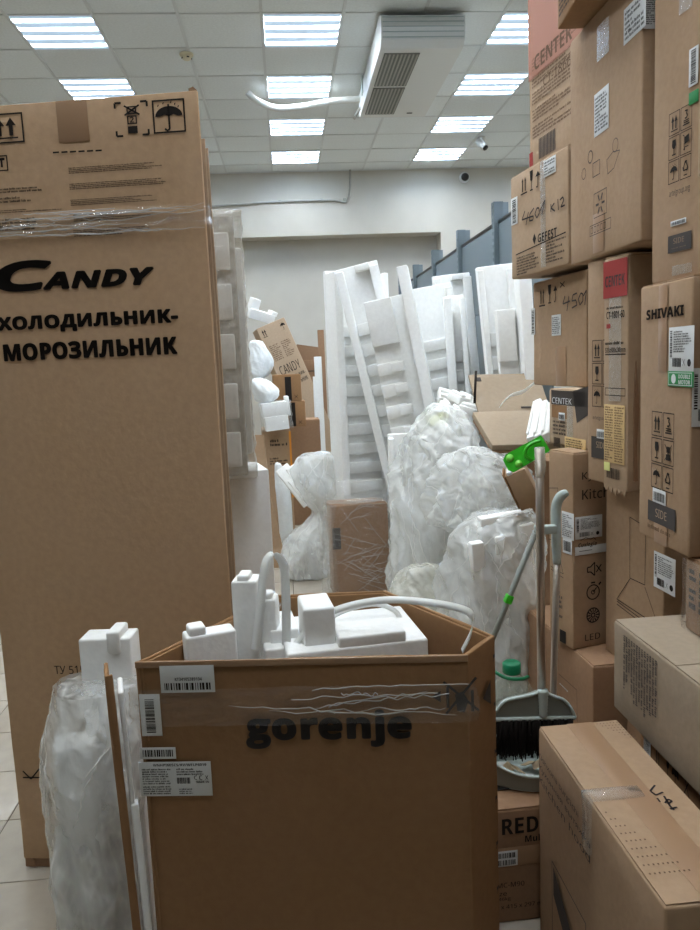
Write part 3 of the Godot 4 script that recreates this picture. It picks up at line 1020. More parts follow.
# ------------------------------------------------------------------ left of the aisle
func build_left() -> void:
	# the tall fridge carton, folded nearly flat and standing on its end
	var right := Vector2(-0.179, -1.975)
	var left := Vector2(-0.821, -2.085)
	var mid := (right + left) / 2
	var turn := -9.72
	var w := right.distance_to(left)
	var o := thing("fridge_carton", "tall brown fridge carton with a black italic logo, folded flat and standing upright", "box", Vector3(mid.x, 0, mid.y) + Basis(Vector3.UP, deg_to_rad(turn)) * Vector3(0, 0, -0.012), turn)
	o.set_meta("size_of_box", Vector3(w, 2.07, 0.024))
	part(o, "front_panel", rbox(Vector3(-w / 2, 0.03, 0.003), Vector3(w / 2, 2.07, 0.012), 0.003, Vector3i(8, 24, 1), 0.0012, 4), M.card_tall)
	part(o, "back_panel", rbox(Vector3(-w / 2 + 0.004, 0.035, -0.012), Vector3(w / 2 - 0.003, 2.03, -0.003), 0.003, Vector3i(8, 24, 1), 0.004, 5), M.card)
	part(o, "bottom_flap", rbox(Vector3(-w / 2 + 0.01, 0.0, -0.006), Vector3(w / 2 - 0.01, 0.034, 0.006), 0.003), M.card_dark)
	part(o, "torn_corner", prism([Vector2(0, 0), Vector2(0.03, 0.0), Vector2(0.012, 0.06), Vector2(0.002, 0.05)], 0.004, shift(-w / 2 + 0.003, 0.005, 0.008)), M.card_dark)
	part(o, "torn_corner", prism([Vector2(0, 0), Vector2(0.02, 0.006), Vector2(0.012, 0.014), Vector2(0.0, 0.01)], 0.006, shift(w / 2 - 0.022, 2.066, 0.004)), M.card_dark)
	var f := "front"
	words(o, f, "C", span(o, f, -8, 292, 40, 261), true, 0.42, null, null, 0.0008, 0.0035)
	words(o, f, "ANDY", span(o, f, 44, 289, 147, 268), true, 0.42, null, null, 0.0008, 0.003)
	words(o, f, "ХОЛОДИЛЬНИК-", span(o, f, -1, 334, 177, 309), true, 0.0, null, null, 0.0008, 0.0018)
	words(o, f, "МОРОЗИЛЬНИК", span(o, f, 5, 361, 176, 337), true, 0.0, null, null, 0.0008, 0.0018)
	words(o, f, "ТУ 5150", span(o, f, 55, 674, 90, 665.5), false)
	var i := Ink.new()
	var up := span(o, f, -1, 144, 22, 112)
	i.frame(up.position.x - 0.03, up.position.y, up.size.x + 0.03, up.size.y, 0.004)
	i.symbol("up", up.position.x - 0.02, up.position.y + 0.006, up.size.x + 0.012, up.size.y - 0.012)
	var b := span(o, f, -10, 172, 7, 155)
	i.frame(b.position.x, b.position.y, b.size.x, b.size.y, 0.003)
	i.rect(b.position.x + b.size.x * 0.62, b.position.y + b.size.y * 0.25, 0.005, b.size.y * 0.5)
	i.rect(b.position.x + b.size.x * 0.45, b.position.y + b.size.y * 0.68, b.size.x * 0.4, 0.006)
	var um := span(o, f, 154, 134, 184, 98)
	i.frame(um.position.x, um.position.y, um.size.x, um.size.y, 0.004)
	i.symbol("umbrella", um.position.x, um.position.y, um.size.x, um.size.y)
	var st := span(o, f, 117, 136.5, 146.5, 101)
	var p := st.position
	var q := st.size
	for c in [[0, 0, 1, 1], [1, 0, -1, 1], [0, 1, 1, -1], [1, 1, -1, -1]]:
		var at2 := p + Vector2(q.x * c[0], q.y * c[1])
		i.line(at2, at2 + Vector2(q.x * 0.2 * c[2], 0), 0.005)
		i.line(at2, at2 + Vector2(0, q.y * 0.16 * c[3]), 0.005)
	i.rect(p.x + q.x * 0.36, p.y + q.y * 0.06, q.x * 0.3, q.y * 0.22)
	i.frame(p.x + q.x * 0.36, p.y + q.y * 0.34, q.x * 0.3, q.y * 0.26, 0.003)
	i.frame(p.x + q.x * 0.36, p.y + q.y * 0.64, q.x * 0.3, q.y * 0.24, 0.003)
	i.symbol("cross", p.x + q.x * 0.26, p.y + q.y * 0.6, q.x * 0.52, q.y * 0.32)
	var dash := uv(o, f, 53, 153.5)
	for k in 6: i.rect(dash.x + 0.022 * k, dash.y - 0.0005 * k, 0.016, 0.004)
	var g := RandomNumberGenerator.new()
	g.seed = 5
	for blk in [[69, 174, 162, 161, 4], [70, 190, 166, 177, 4], [71, 206, 172, 193, 4], [74, 222, 156, 209, 4], [74, 237, 150, 225, 4], [-4, 194, 46, 185, 2], [-4, 204, 30, 195, 2], [-4, 214, 63, 206, 2], [-4, 232, 40, 216, 4]]:
		var r := span(o, f, blk[0], blk[1], blk[2], blk[3])
		i.small_type(r.position.x, r.position.y, r.size.x, r.size.y, blk[4], g)
	var kk := [uv(o, f, 23, 771), uv(o, f, 31, 779), uv(o, f, 40, 768), uv(o, f, 23, 777)]
	i.path([kk[0], kk[1], kk[2]], 0.004)
	i.path([uv(o, f, 23, 777.5), uv(o, f, 42, 777.5)], 0.004)
	words(o, f, "2", Rect2(p.x + q.x * 0.44, p.y + q.y * 0.385, q.x * 0.13, q.y * 0.17), true)
	print_on(o, i, M.ink, face(o, f), "print", 0.0003)
	var tp := span(o, f, 59, 143, 86, 96)
	var tt := face(o, f)
	part(o, "packing_tape", rbox(Vector3(tp.position.x, tp.position.y, -0.0006), Vector3(tp.end.x, 2.069, -0.0001), 0.0002), M.tape, tt)
	# clear film wound round the carton and the foam behind it
	var yb := 0.5 * (uv(o, f, 100, 232).y + uv(o, f, 100, 212).y)
	part(o, "film_band", film_mesh(Vector3(-w / 2 - 0.004, yb - 0.03, -0.016), Vector3(w / 2 + 0.002, yb + 0.03, 0.014), 0.008, 3, 0.004, false, Vector2(4.0, 24.0)), M.film)
	var ft := face(o, f)
	film_folds(o, ft, Rect2(0.0, yb - 0.03, w, 0.06), 16, 41)
	# a second folded carton behind it
	var sh := thing("folded_carton", "plain folded brown cardboard sheet standing behind the tall fridge carton", "cardboard", o.position + o.basis * Vector3(0.0, 0, -0.045), turn)
	part(sh, "sheet", rbox(Vector3(-w / 2, 0, -0.006), Vector3(w / 2 - 0.004, 1.975, -0.001), 0.002, Vector3i(4, 12, 1), 0.003, 8), M.card_pale)
	part(sh, "sheet", rbox(Vector3(-w / 2, 0, -0.018), Vector3(w / 2 + 0.001, 1.955, -0.010), 0.002, Vector3i(4, 12, 1), 0.003, 9), M.card_pale)
	# film-wrapped foam resting on a lower foam slab, both behind the folded carton
	var low := foam_block("foam_slab", "smooth white foam slab standing under the film-wrapped foam column", Transform3D(Basis(Vector3.UP, deg_to_rad(12)), Vector3(-0.265, 0, -2.46)), [[Vector3(-0.2, 0, -0.16), Vector3(0.185, 1.07, 0.06)], [Vector3(0.12, 0.1, -0.24), Vector3(0.215, 1.0, -0.14)], [Vector3(0.1, 0.25, -0.32), Vector3(0.225, 0.86, -0.22)]])
	low.get_child(0).name = "slab"
	var col := thing("foam_column", "tall dull foam column wrapped in clear film beside the fridge carton", "foam", Vector3(-0.268, 1.072, -2.36), 4.0)
	part(col, "core", rbox(Vector3(-0.18, 0, -0.12), Vector3(0.135, 0.765, 0.07), 0.008), M.foam_dull)
	var yy := 0.03
	for k in 5:
		part(col, "rib", rbox(Vector3(0.045, yy, 0.06), Vector3(0.118, yy + 0.105, 0.082), 0.006), M.foam)
		yy += 0.145
	part(col, "side_block", rbox(Vector3(0.12, 0.06, -0.2), Vector3(0.155, 0.68, 0.03), 0.012), M.foam)
	part(col, "film_wrap", film_mesh(Vector3(-0.19, -0.004, -0.13), Vector3(0.15, 0.775, 0.088), 0.01, 21, 0.025), M.film_milky)

	# the bag of foam on the floor in front of the fridge carton
	var fo := foam_block("foam_corner", "white foam corner piece sticking out of the clear bag on the floor", Transform3D(Basis(Vector3.UP, deg_to_rad(-6)), Vector3(-0.425, 0, -1.68)), [[Vector3(-0.065, 0.0, -0.05), Vector3(0.052, 0.815, 0.02)], [Vector3(0.0, 0.78, -0.045), Vector3(0.03, 0.832, 0.026)]])
	fo.set_meta("label", "white foam corner piece sticking out of the clear bag on the floor")
	foam_block("foam_corner", "squat white foam block inside the clear bag on the floor", Transform3D(Basis(Vector3.UP, deg_to_rad(14)), Vector3(-0.505, 0, -1.62)), [[Vector3(-0.045, 0.0, -0.05), Vector3(0.045, 0.6, 0.03)], [Vector3(-0.03, 0.2, 0.03), Vector3(0.03, 0.5, 0.05)]])
	var bag := thing("plastic_bag", "tall clear plastic bag of foam standing on the floor by the fridge carton", "bag", Vector3.ZERO)
	var rings_l := [[Vector3(-0.49, 0.004, -1.64), 0.085, 0.09], [Vector3(-0.49, 0.12, -1.64), 0.098, 0.12], [Vector3(-0.48, 0.38, -1.64), 0.092, 0.12], [Vector3(-0.473, 0.56, -1.645), 0.098, 0.12], [Vector3(-0.468, 0.66, -1.65), 0.092, 0.1], [Vector3(-0.465, 0.72, -1.655), 0.084, 0.085]]
	part(bag, "skin", bag_mesh(rings_l, 0.02, 61, 96, 14, true), M.bag)
	bag_creases(bag, rings_l, 0.02, 61, 12, 96, 14)
	inner_film(bag, rings_l, 0.9, 0.03, 199)

	# a flat carton with a grey liner, leaning on the open carton
	var lean := thing("liner_board", "narrow cardboard sleeve with a thin foam liner beside the open carton", "cardboard", Vector3.ZERO)
	lean.transform = stand(Vector3(-0.368, 0, -1.555), Vector3(-0.386, 0.83, -1.555), Vector3(0.235, 0, 0.97))
	part(lean, "sleeve", rbox(Vector3(-0.022, 0, 0.07), Vector3(-0.014, 0.83, 0.14), 0.003, Vector3i(1, 8, 4), 0.003, 33), M.card_warm)
	part(lean, "sleeve_edge", rbox(Vector3(-0.022, 0, 0.136), Vector3(-0.006, 0.83, 0.144), 0.003, Vector3i(1, 8, 1), 0.003, 34), M.card_warm)
	part(lean, "liner", rbox(Vector3(0.0, 0, 0.06), Vector3(0.009, 0.79, 0.14), 0.004, Vector3i(1, 8, 2), 0.004, 35), M.foam)
	part(lean, "liner_step", rbox(Vector3(0.0, 0.0, 0.12), Vector3(0.015, 0.56, 0.145), 0.004), M.foam)

# ------------------------------------------------------------------ the open carton in front
func build_open_carton() -> void:
	var o := thing("open_carton", "large open brown carton with a black lowercase logo, full of white foam", "box", Vector3(0.03, 0, -1.55))
	var pts := [Vector2(-0.316, -1.42), Vector2(0.31, -1.336), Vector2(0.387, -1.427), Vector2(0.211, -1.772), Vector2(-0.055, -1.79)]
	var names := ["front_panel", "corner_panel", "right_panel", "back_panel", "left_panel"]
	var hh := 0.85
	var front_t := Transform3D.IDENTITY
	for k in 5:
		var a: Vector2 = pts[k]
		var b: Vector2 = pts[(k + 1) % 5]
		var l := a.distance_to(b)
		var d := (b - a) / l
		var out := Vector3(-d.y, 0, d.x)
		if k == 0: out = Vector3(-d.y, 0, d.x)
		var t := Transform3D(Basis(Vector3(d.x, 0, d.y), Vector3.UP, Vector3(d.x, 0, d.y).cross(Vector3.UP)), Vector3(a.x, 0, a.y) - o.position)
		part(o, names[k], rbox(Vector3(-0.001, 0, -0.008), Vector3(l + 0.001, hh, 0.0), 0.003, Vector3i(10, 12, 1), 0.003, 50 + k), M.card_warm, t)
		part(o, "rim_flap", rbox(Vector3(0.004, hh - 0.16, -0.014), Vector3(l - 0.004, hh - 0.004, -0.0085), 0.002, Vector3i(8, 3, 1), 0.002, 60 + k), M.card_warm, t)
		if k == 0: front_t = t
	var floor_poly := []
	for p in pts: floor_poly.append(Vector2(p.x - o.position.x, -(p.y - o.position.z)))
	part(o, "bottom", prism(floor_poly, 0.006, Transform3D(Basis(Vector3(1, 0, 0), Vector3(0, 0, -1), Vector3(0, 1, 0)), Vector3(0, 0.001, 0))), M.card_warm)
	var l := (pts[0] as Vector2).distance_to(pts[1])
	var put := func(x: float, y: float) -> Vector2: return on_plane(x, y, o.transform * front_t)
	var box := func(x0: float, y0: float, x1: float, y1: float) -> Rect2:
		var a: Vector2 = put.call(x0, y0)
		var b: Vector2 = put.call(x1, y1)
		return Rect2(a, b - a).abs()
	var ft := front_t
	ft.origin += ft.basis.z * 0.0042
	part(o, "lettering", set_type("gorenje", box.call(248, 747, 410, 709), true, 0.0, 0.0022), M.ink_grey, ft)
	for s in [[162, 692, 214, 664, "code_below", 1], [143, 735, 160, 693, "upright_code", 2], [141, 758, 176, 746, "code", 3], [142, 795, 211, 760, "spec", 4]]:
		var r: Rect2 = box.call(s[0], s[1], s[2], s[3])
		var tt := ft
		tt.origin += tt.basis * Vector3(r.position.x, r.position.y, 0)
		var lb := part(o, "label_sticker", rbox(Vector3.ZERO, Vector3(r.size.x, r.size.y, 0.0005), 0.0002), M.label, tt)
		var g := RandomNumberGenerator.new()
		g.seed = s[5]
		var i := Ink.new()
		var w := r.size.x
		var h := r.size.y
		match s[4]:
			"code_below":
				i.barcode(w * 0.07, h * 0.1, w * 0.88, h * 0.26, g)
			"upright_code": i.barcode(w * 0.25, h * 0.08, w * 0.45, h * 0.84, g, false)
			"code": i.barcode(w * 0.08, h * 0.2, w * 0.84, h * 0.6, g)
			"spec":
				i.small_type(w * 0.04, h * 0.34, w * 0.4, h * 0.48, 7, g)
				i.small_type(w * 0.52, h * 0.6, w * 0.4, h * 0.22, 3, g)
				i.barcode(w * 0.52, h * 0.36, w * 0.18, h * 0.18, g)
				i.small_type(w * 0.04, h * 0.05, w * 0.44, h * 0.26, 4, g)
				i.small_type(w * 0.54, h * 0.05, w * 0.42, h * 0.18, 3, g)
				i.ring(Vector2(w * 0.79, h * 0.53), h * 0.065, h * 0.018, PI * 0.4, PI * 1.6)
				i.ring(Vector2(w * 0.86, h * 0.53), h * 0.065, h * 0.018, PI * 0.4, PI * 1.6)
				i.path([Vector2(w * 0.915, h * 0.59), Vector2(w * 0.95, h * 0.47)], h * 0.015)
				i.path([Vector2(w * 0.95, h * 0.59), Vector2(w * 0.915, h * 0.47)], h * 0.015)
		part(lb, "print", i.st.commit(), M.ink, shift(0, 0, 0.0008))
		if s[4] == "code_below": part(lb, "print", set_type("KT34105389104", Rect2(w * 0.27, h * 0.44, w * 0.5, h * 0.12)), M.ink, shift(0, 0, 0.0008))
		if s[4] == "spec":
			part(lb, "print", set_type("WNHPI60SCS/RV/WFLP6019", Rect2(w * 0.2, h * 0.87, w * 0.74, h * 0.075)), M.ink, shift(0, 0, 0.0008))
			part(lb, "print", set_type("MADE IN", Rect2(w * 0.78, h * 0.38, w * 0.18, h * 0.06)), M.ink, shift(0, 0, 0.0008))
	# crossed-out stacking mark on the front, by the corner
	var i := Ink.new()
	var r: Rect2 = box.call(441, 714, 481, 676)
	var c := r.get_center()
	var s := r.size.x * 0.5
	i.fill([c + Vector2(-s * 0.2, -s * 0.75), c + Vector2(s * 0.15, -s * 0.85), c + Vector2(s * 0.35, -s * 0.25), c + Vector2(s * 0.1, s * 0.25), c + Vector2(-s * 0.3, s * 0.1)])
	i.line(c + Vector2(-s * 0.85, s * 0.75), c + Vector2(s * 0.85, -s * 0.75), s * 0.12)
	i.line(c + Vector2(-s * 0.75, -s * 0.9), c + Vector2(s * 0.75, s * 0.95), s * 0.12)
	i.rect(c.x - s * 0.72, c.y - s * 0.6, s * 0.14, s * 1.1)
	i.rect(c.x + s * 0.48, c.y - s * 0.8, s * 0.14, s * 1.1)
	i.fill([c + Vector2(-s * 1.45, 0), c + Vector2(-s * 1.0, s * 0.3), c + Vector2(-s * 1.0, -s * 0.3)])
	print_on(o, i, M.ink_grey, ft, "print", 0.0004)
	# small marks down the corner panel
	var a: Vector2 = pts[1]
	var b: Vector2 = pts[2]
	var d := (b - a).normalized()
	var ct := Transform3D(Basis(Vector3(d.x, 0, d.y), Vector3.UP, Vector3(d.x, 0, d.y).cross(Vector3.UP)), Vector3(a.x, 0, a.y) - o.position)
	var j := Ink.new()
	for k in 8: j.symbol("cart", 0.094, 0.1 + 0.1 * k, 0.014, 0.02)
	j.fill([Vector2(0.05, 0.745), Vector2(0.085, 0.77), Vector2(0.085, 0.72)])
	print_on(o, j, M.ink_grey, ct, "print", 0.005)
	# brown tape and clear film round the top
	part(o, "packing_tape", rbox(Vector3(0.0, 0.838, -0.001), Vector3(l, 0.851, 0.0036), 0.0015), M.tape, front_t)
	var band := film_mesh(Vector3(-0.008, 0.725, -0.006), Vector3(l + 0.01, 0.80, 0.006), 0.008, 13, 0.004, false, Vector2(4.0, 24.0))
	part(o, "film_band", band, M.film, front_t)
	film_folds(o, front_t, Rect2(0.0, 0.73, l, 0.065), 4, 43)
	film_folds(o, front_t, Rect2(l * 0.5, 0.745, l * 0.5, 0.04), 4, 44, 0.08)

	# foam inside
	var f2 := func(p: Vector3, turn: float) -> Transform3D: return Transform3D(Basis(Vector3.UP, deg_to_rad(turn)), p)
	foam_block("packing_foam", "flat white foam slab with a square tower lying in the open carton", f2.call(Vector3(0.09, 0.60, -1.57), 6), [[Vector3(-0.13, 0.0, -0.11), Vector3(0.16, 0.235, 0.115)], [Vector3(-0.09, 0.2, -0.02), Vector3(-0.025, 0.312, 0.085)], [Vector3(-0.155, 0.16, -0.10), Vector3(-0.095, 0.255, 0.03)], [Vector3(-0.025, 0.22, 0.02), Vector3(0.115, 0.256, 0.112)], [Vector3(-0.17, 0.1, -0.12), Vector3(-0.12, 0.228, 0.06)]])
	foam_block("packing_foam", "small stepped white foam piece at the left wall of the open carton", f2.call(Vector3(-0.185, 0.5, -1.505), 18), [[Vector3(-0.05, 0.0, -0.02), Vector3(0.052, 0.375, 0.03)], [Vector3(-0.042, 0.36, -0.015), Vector3(-0.008, 0.392, 0.026)]])
	foam_block("packing_foam", "upright notched white foam piece beside the strapping loop in the open carton", f2.call(Vector3(-0.085, 0.5, -1.56), -8), [[Vector3(-0.048, 0.0, -0.03), Vector3(0.006, 0.462, 0.03)], [Vector3(-0.036, 0.3, -0.02), Vector3(-0.01, 0.474, 0.026)], [Vector3(0.0, 0.0, -0.025), Vector3(0.042, 0.42, 0.025)], [Vector3(0.01, 0.3, -0.015), Vector3(0.034, 0.432, 0.02)]])
	# plastic strapping sprung out of the carton
	solo("strapping_band", "narrow white strapping band arched upright beside the notched foam", "strap", strap(curve_points([at(255, 650, -1.50), at(260, 610, -1.51), at(264, 572, -1.52), at(269, 557, -1.53), at(277, 556, -1.53), at(284, 568, -1.53), at(286, 600, -1.52), at(286.5, 645, -1.51)], 6), 0.019, [Vector3(0.9, 0, 0.43), Vector3(0.95, 0, 0.3)]), M.strap)
	solo("strapping_band", "long white strapping band curving over the foam in the open carton", "strap", strap(curve_points([at(294, 646, -1.50), at(316, 621, -1.50), at(345, 607, -1.49), at(385, 600, -1.47), at(425, 602, -1.45), at(459, 608, -1.43), at(472, 616, -1.42), at(471, 632, -1.43), at(462, 651, -1.44)], 6), 0.015, [Vector3(0.05, 0.8, -0.6), Vector3(0.3, 0.8, -0.5)]), M.strap)
	solo("strapping_band", "short white strapping band curling behind the foam tower", "strap", strap(curve_points([at(310, 640, -1.60), at(335, 615, -1.62), at(372, 604, -1.63), at(395, 611, -1.62), at(402, 626, -1.60)], 6), 0.012, [Vector3(0.05, 0.8, -0.6), Vector3(0.3, 0.8, -0.5)]), M.strap)
	var crumple := thing("film_scrap", "crumpled scrap of clear film on the open carton's rear left corner", "film", Vector3.ZERO)
	part(crumple, "sheet", bag_mesh([[at(215, 648, -1.58), 0.01, 0.01], [at(235, 640, -1.58), 0.02, 0.04], [at(258, 622, -1.6), 0.03, 0.05], [at(272, 606, -1.62), 0.02, 0.03]], 0.01, 71, 40, 8), M.bag_thin)

# ------------------------------------------------------------------ right of the aisle: stacked cartons
func symbols(node: Node3D, side: String, r: Rect2, kinds: Array, cols: int, m: Material = null) -> void:   # framed packing symbols
	var i := Ink.new()
	var rows := kinds.size() / cols
	var cw := r.size.x / cols
	var ch := r.size.y / rows
	for k in kinds.size():
		var x := r.position.x + cw * (k % cols)
		var y := r.end.y - ch * (k / cols + 1)
		i.frame(x + cw * 0.04, y + ch * 0.03, cw * 0.92, ch * 0.94, minf(cw, ch) * 0.035)
		i.symbol(kinds[k], x + cw * 0.14, y + ch * 0.12, cw * 0.72, ch * 0.76)
	print_on(node, i, m if m else M.ink, face(node, side))

func type_block(node: Node3D, side: String, r: Rect2, rows: int, sd: int, m: Material = null, upright := false) -> void:
	var g := RandomNumberGenerator.new()
	g.seed = sd
	var i := Ink.new()
	i.small_type(r.position.x, r.position.y, r.size.x, r.size.y, rows, g, upright)
	print_on(node, i, m if m else M.ink, face(node, side))

func scrawl(node: Node3D, side: String, strokes: Array, w: float, m: Material = null) -> void:    # pen strokes by pixel
	var i := Ink.new()
	for s in strokes:
		var p := []
		for q in s: p.append(uv(node, side, q[0], q[1]))
		i.path(p, w)
	print_on(node, i, m if m else M.pen, face(node, side), "handwriting", 0.0042)

func build_right() -> void:
	var L := "left"
	# --- far column, from the floor up
	var base := shelf_carton("carton", "low brown carton on the floor under the kitchen appliance carton", Vector2(0.893, -2.167), Vector2(0.865, -2.75), 0.0, 0.44, 0.42, M.card_dark)
	sticker(base, L, span(base, L, 560, 683, 568, 692).abs(), "code", 81)
	var fr := span(base, L, 557, 715, 577, 700)
	var i := Ink.new()
	i.path([uv(base, L, 559, 674), uv(base, L, 577, 690), uv(base, L, 577.5, 722)], 0.003)
	print_on(base, i, M.ink_faint, face(base, L))
	var kit := shelf_carton("kitchen_carton", "upright brown carton reading Kitchen with round pictograms on its dark side", Vector2(0.882, -2.3), Vector2(0.848, -2.426), 0.443, 1.086, 0.36, M.card)
	words(kit, "front", "Кухонный", Rect2(uv(kit, "front", 582, 482), Vector2(0.2, 0.032)), false, 0.0, M.ink)
	words(kit, "front", "Kitchen", Rect2(uv(kit, "front", 582, 500), Vector2(0.16, 0.034)), false, 0.0, M.ink)
	var lb := sticker(kit, "front", span(kit, "front", 575, 540, 602, 514), "energy", 91)
	sticker(kit, L, span(kit, L, 562, 537, 574, 514), "sheet", 92)
	sticker(kit, L, span(kit, L, 563, 552, 572, 539), "code", 93)
	var ql := sticker(kit, "front", span(kit, "front", 575, 556, 606, 543), "plain", 94)
	part(ql, "print", set_type("Cuxlogia", Rect2(0.01, 0.022, 0.07, 0.018), true, 0.2), M.ink, shift(0, 0, 0.0008))
	i = Ink.new()
	i.path([Vector2(0.02, 0.048), Vector2(0.04, 0.056), Vector2(0.06, 0.048), Vector2(0.07, 0.053), Vector2(0.08, 0.044)], 0.0016)
	i.rect(0.015, 0.012, 0.05, 0.002)
	part(ql, "print", i.st.commit(), M.ink, shift(0, 0, 0.0008))
	i = Ink.new()
	var c := uv(kit, "front", 593, 569)
	i.path([c + Vector2(-0.022, -0.008), c + Vector2(-0.022, 0.008), c + Vector2(-0.01, 0.008), c + Vector2(0.006, 0.022), c + Vector2(0.006, -0.022), c + Vector2(-0.01, -0.008), c + Vector2(-0.022, -0.008)], 0.004)
	i.line(c + Vector2(0.012, -0.012), c + Vector2(0.032, 0.012), 0.004)
	i.line(c + Vector2(0.012, 0.012), c + Vector2(0.032, -0.012), 0.004)
	c = uv(kit, "front", 593, 592)
	i.ring(c, 0.026, 0.004)
	i.ring(c, 0.008, 0.003)
	i.line(c, c + Vector2(0.014, 0.014), 0.004)
	i.line(c + Vector2(-0.008, 0.032), c + Vector2(0.008, 0.032), 0.005)
	i.line(c + Vector2(0.022, 0.022), c + Vector2(0.03, 0.03), 0.006)
	c = uv(kit, "front", 593, 615)
	i.ring(c, 0.026, 0.004)
	i.ring(c, 0.009, 0.004)
	for k in 12: i.line(c + Vector2(0.011, 0).rotated(TAU * k / 12), c + Vector2(0.023, 0).rotated(TAU * k / 12), 0.004)
	print_on(kit, i, M.ink, face(kit, "front"))
	words(kit, "front", "LED", span(kit, "front", 585, 641, 600, 632), false)
	i = Ink.new()
	i.path([uv(kit, L, 549, 488), uv(kit, L, 558, 488), uv(kit, L, 558, 541), uv(kit, L, 549, 539)], 0.002)
	i.path([uv(kit, L, 551, 542), uv(kit, L, 556, 543), uv(kit, L, 563.5, 574), uv(kit, L, 551, 566)], 0.002)
	i.path([uv(kit, L, 563.5, 578), uv(kit, L, 551, 569)], 0.002)
	var sq := span(kit, L, 560, 641, 566, 632)
	i.rect(sq.position.x, sq.position.y, sq.size.x, sq.size.y)
	print_on(kit, i, M.ink, face(kit, L))
	type_block(kit, L, span(kit, L, 556, 616, 562, 590), 6, 95, M.ink_grey)

	var cen := shelf_carton("appliance_carton", "small brown and charcoal carton lying on the kitchen appliance carton", Vector2(0.945, -2.33), Vector2(0.912, -2.60), 1.091, 1.277, 0.36, M.card_grey)
	i = Ink.new()
	var r := span(cen, L, 551.5, 404, 588, 392)
	i.rect(r.position.x, r.position.y, r.size.x, r.size.y)
	i.fill([uv(cen, L, 573, 391), uv(cen, L, 590, 386), uv(cen, L, 590, 414), uv(cen, L, 577, 423)])
	print_on(cen, i, M.ink_grey, face(cen, L))
	words(cen, L, "CENTEK", low(cen, L, 552.5, 403, 572, 0.02), false, 0.0, M.label, null, 0.0016)
	i = Ink.new()
	r = span(cen, L, 552, 417, 567, 406)
	i.rect(r.position.x, r.position.y, r.size.x, r.size.y)
	print_on(cen, i, M.card_warm, face(cen, L), "print", 0.0005)
	sticker(cen, L, span(cen, L, 559, 420, 565, 413), "code", 96)
	type_block(cen, L, span(cen, L, 553, 434, 568, 421), 4, 97)
	sticker(cen, L, span(cen, L, 565, 450, 586, 440), "sheet", 98, M.label_buff)
	i = Ink.new()
	r = span(cen, L, 554, 446, 560.5, 438)
	for k in 8: i.rect(r.position.x + r.size.x * k / 8.0, r.position.y, r.size.x / 14.0, r.size.y)
	print_on(cen, i, M.ink, face(cen, L))
	tape(cen, L, low(cen, L, 567, 438, 573, 0.15), M.clear_tape)

	var b45 := shelf_carton("carton", "brown carton with 4501 pen writing under the 4601 carton", Vector2(1.008, -2.5), Vector2(0.965, -2.924), 1.282, 1.669, 0.42, M.card)
	i = Ink.new()
	for s in [["thin_up", 539, 307, 545.5, 288], ["solid_glass", 547, 304, 552.5, 284], ["hook", 553, 303, 558, 285], ["cross", 560, 288, 565, 281]]:
		r = span(b45, L, s[1], s[2], s[3], s[4])
		i.symbol(s[0], r.position.x, r.position.y, r.size.x, r.size.y)
	print_on(b45, i, M.ink, face(b45, L))
	scrawl(b45, L, [[[566, 296], [564, 304], [571, 301]], [[570, 296], [568, 311]], [[578, 293], [574, 295], [573, 301], [577, 300], [578, 305], [573, 308]], [[582, 293], [579.5, 299], [581, 305], [584, 301], [584, 294], [582, 293]], [[584.5, 296], [587.5, 290], [586, 305]]], 0.005)
	sticker(b45, L, span(b45, L, 552, 336, 561, 314), "sheet", 101)
	sticker(b45, L, span(b45, L, 531.5, 335, 535, 308), "upright_code", 102)
	tape(b45, L, span(b45, L, 556, 386, 566, 346))

	var b46 := shelf_carton("carton", "brown carton with 4601 pen writing and a diamond logo, overhanging the aisle", Vector2(0.945, -2.5), Vector2(0.891, -2.953), 1.691, 2.066, 0.5, M.card_pale)
	i = Ink.new()
	for s in [["thin_up", 520.5, 196, 527.5, 175], ["solid_glass", 529, 192, 534, 169], ["hook", 535, 189, 541, 169]]:
		r = span(b46, L, s[1], s[2], s[3], s[4])
		i.symbol(s[0], r.position.x, r.position.y, r.size.x, r.size.y)
	var p0 := uv(b46, L, 534.5, 239)
	i.fill([p0 + Vector2(0, 0.02), p0 + Vector2(0.014, 0), p0 + Vector2(0, -0.02), p0 + Vector2(-0.014, 0)])
	i.line(uv(b46, L, 516, 255), uv(b46, L, 566, 232), 0.004)
	print_on(b46, i, M.ink, face(b46, L))
	words(b46, L, "GEFEST", low(b46, L, 538, 243, 557, 0.03))
	type_block(b46, L, Rect2(uv(b46, L, 517, 276), Vector2(0.19, 0.07)), 7, 103)
	type_block(b46, L, Rect2(uv(b46, L, 546, 264), Vector2(0.15, 0.075)), 7, 104)
	scrawl(b46, L, [[[526, 211], [523, 220], [531, 217]], [[529.5, 212], [527, 225]], [[535, 208], [531, 214], [530.5, 221], [534, 220], [534.5, 216], [531, 217]], [[538, 208], [536, 214], [538, 218], [540.5, 213], [540, 208], [538, 208]], [[541, 211], [546, 200], [543, 215]], [[552, 204], [552, 212]], [[555.5, 203], [552, 208], [556, 211]], [[559, 199], [559.5, 210]], [[561, 200], [564, 197], [565, 200], [562, 207], [566, 205]]], 0.0055)
	sticker(b46, L, span(b46, L, 511.5, 226, 517.5, 196), "upright_code", 105)
	sticker(b46, L, low(b46, L, 544, 178, 556, 0.055), "sheet", 106)
	tape(b46, L, low(b46, L, 541, 268, 546, 0.36), M.clear_tape)

	var pink := shelf_carton("appliance_carton", "tall brown carton with a faded red top stripe standing on the 4601 carton", Vector2(0.985, -2.45), Vector2(0.937, -2.86), 2.072, 2.66, 0.4, M.card_pale)
	i = Ink.new()
	r = span(pink, L, 534.5, 50, 590, 30)
	i.rect(0.0, r.position.y, 0.41, 0.588 - r.position.y)
	print_on(pink, i, M.ink_pink, face(pink, L))
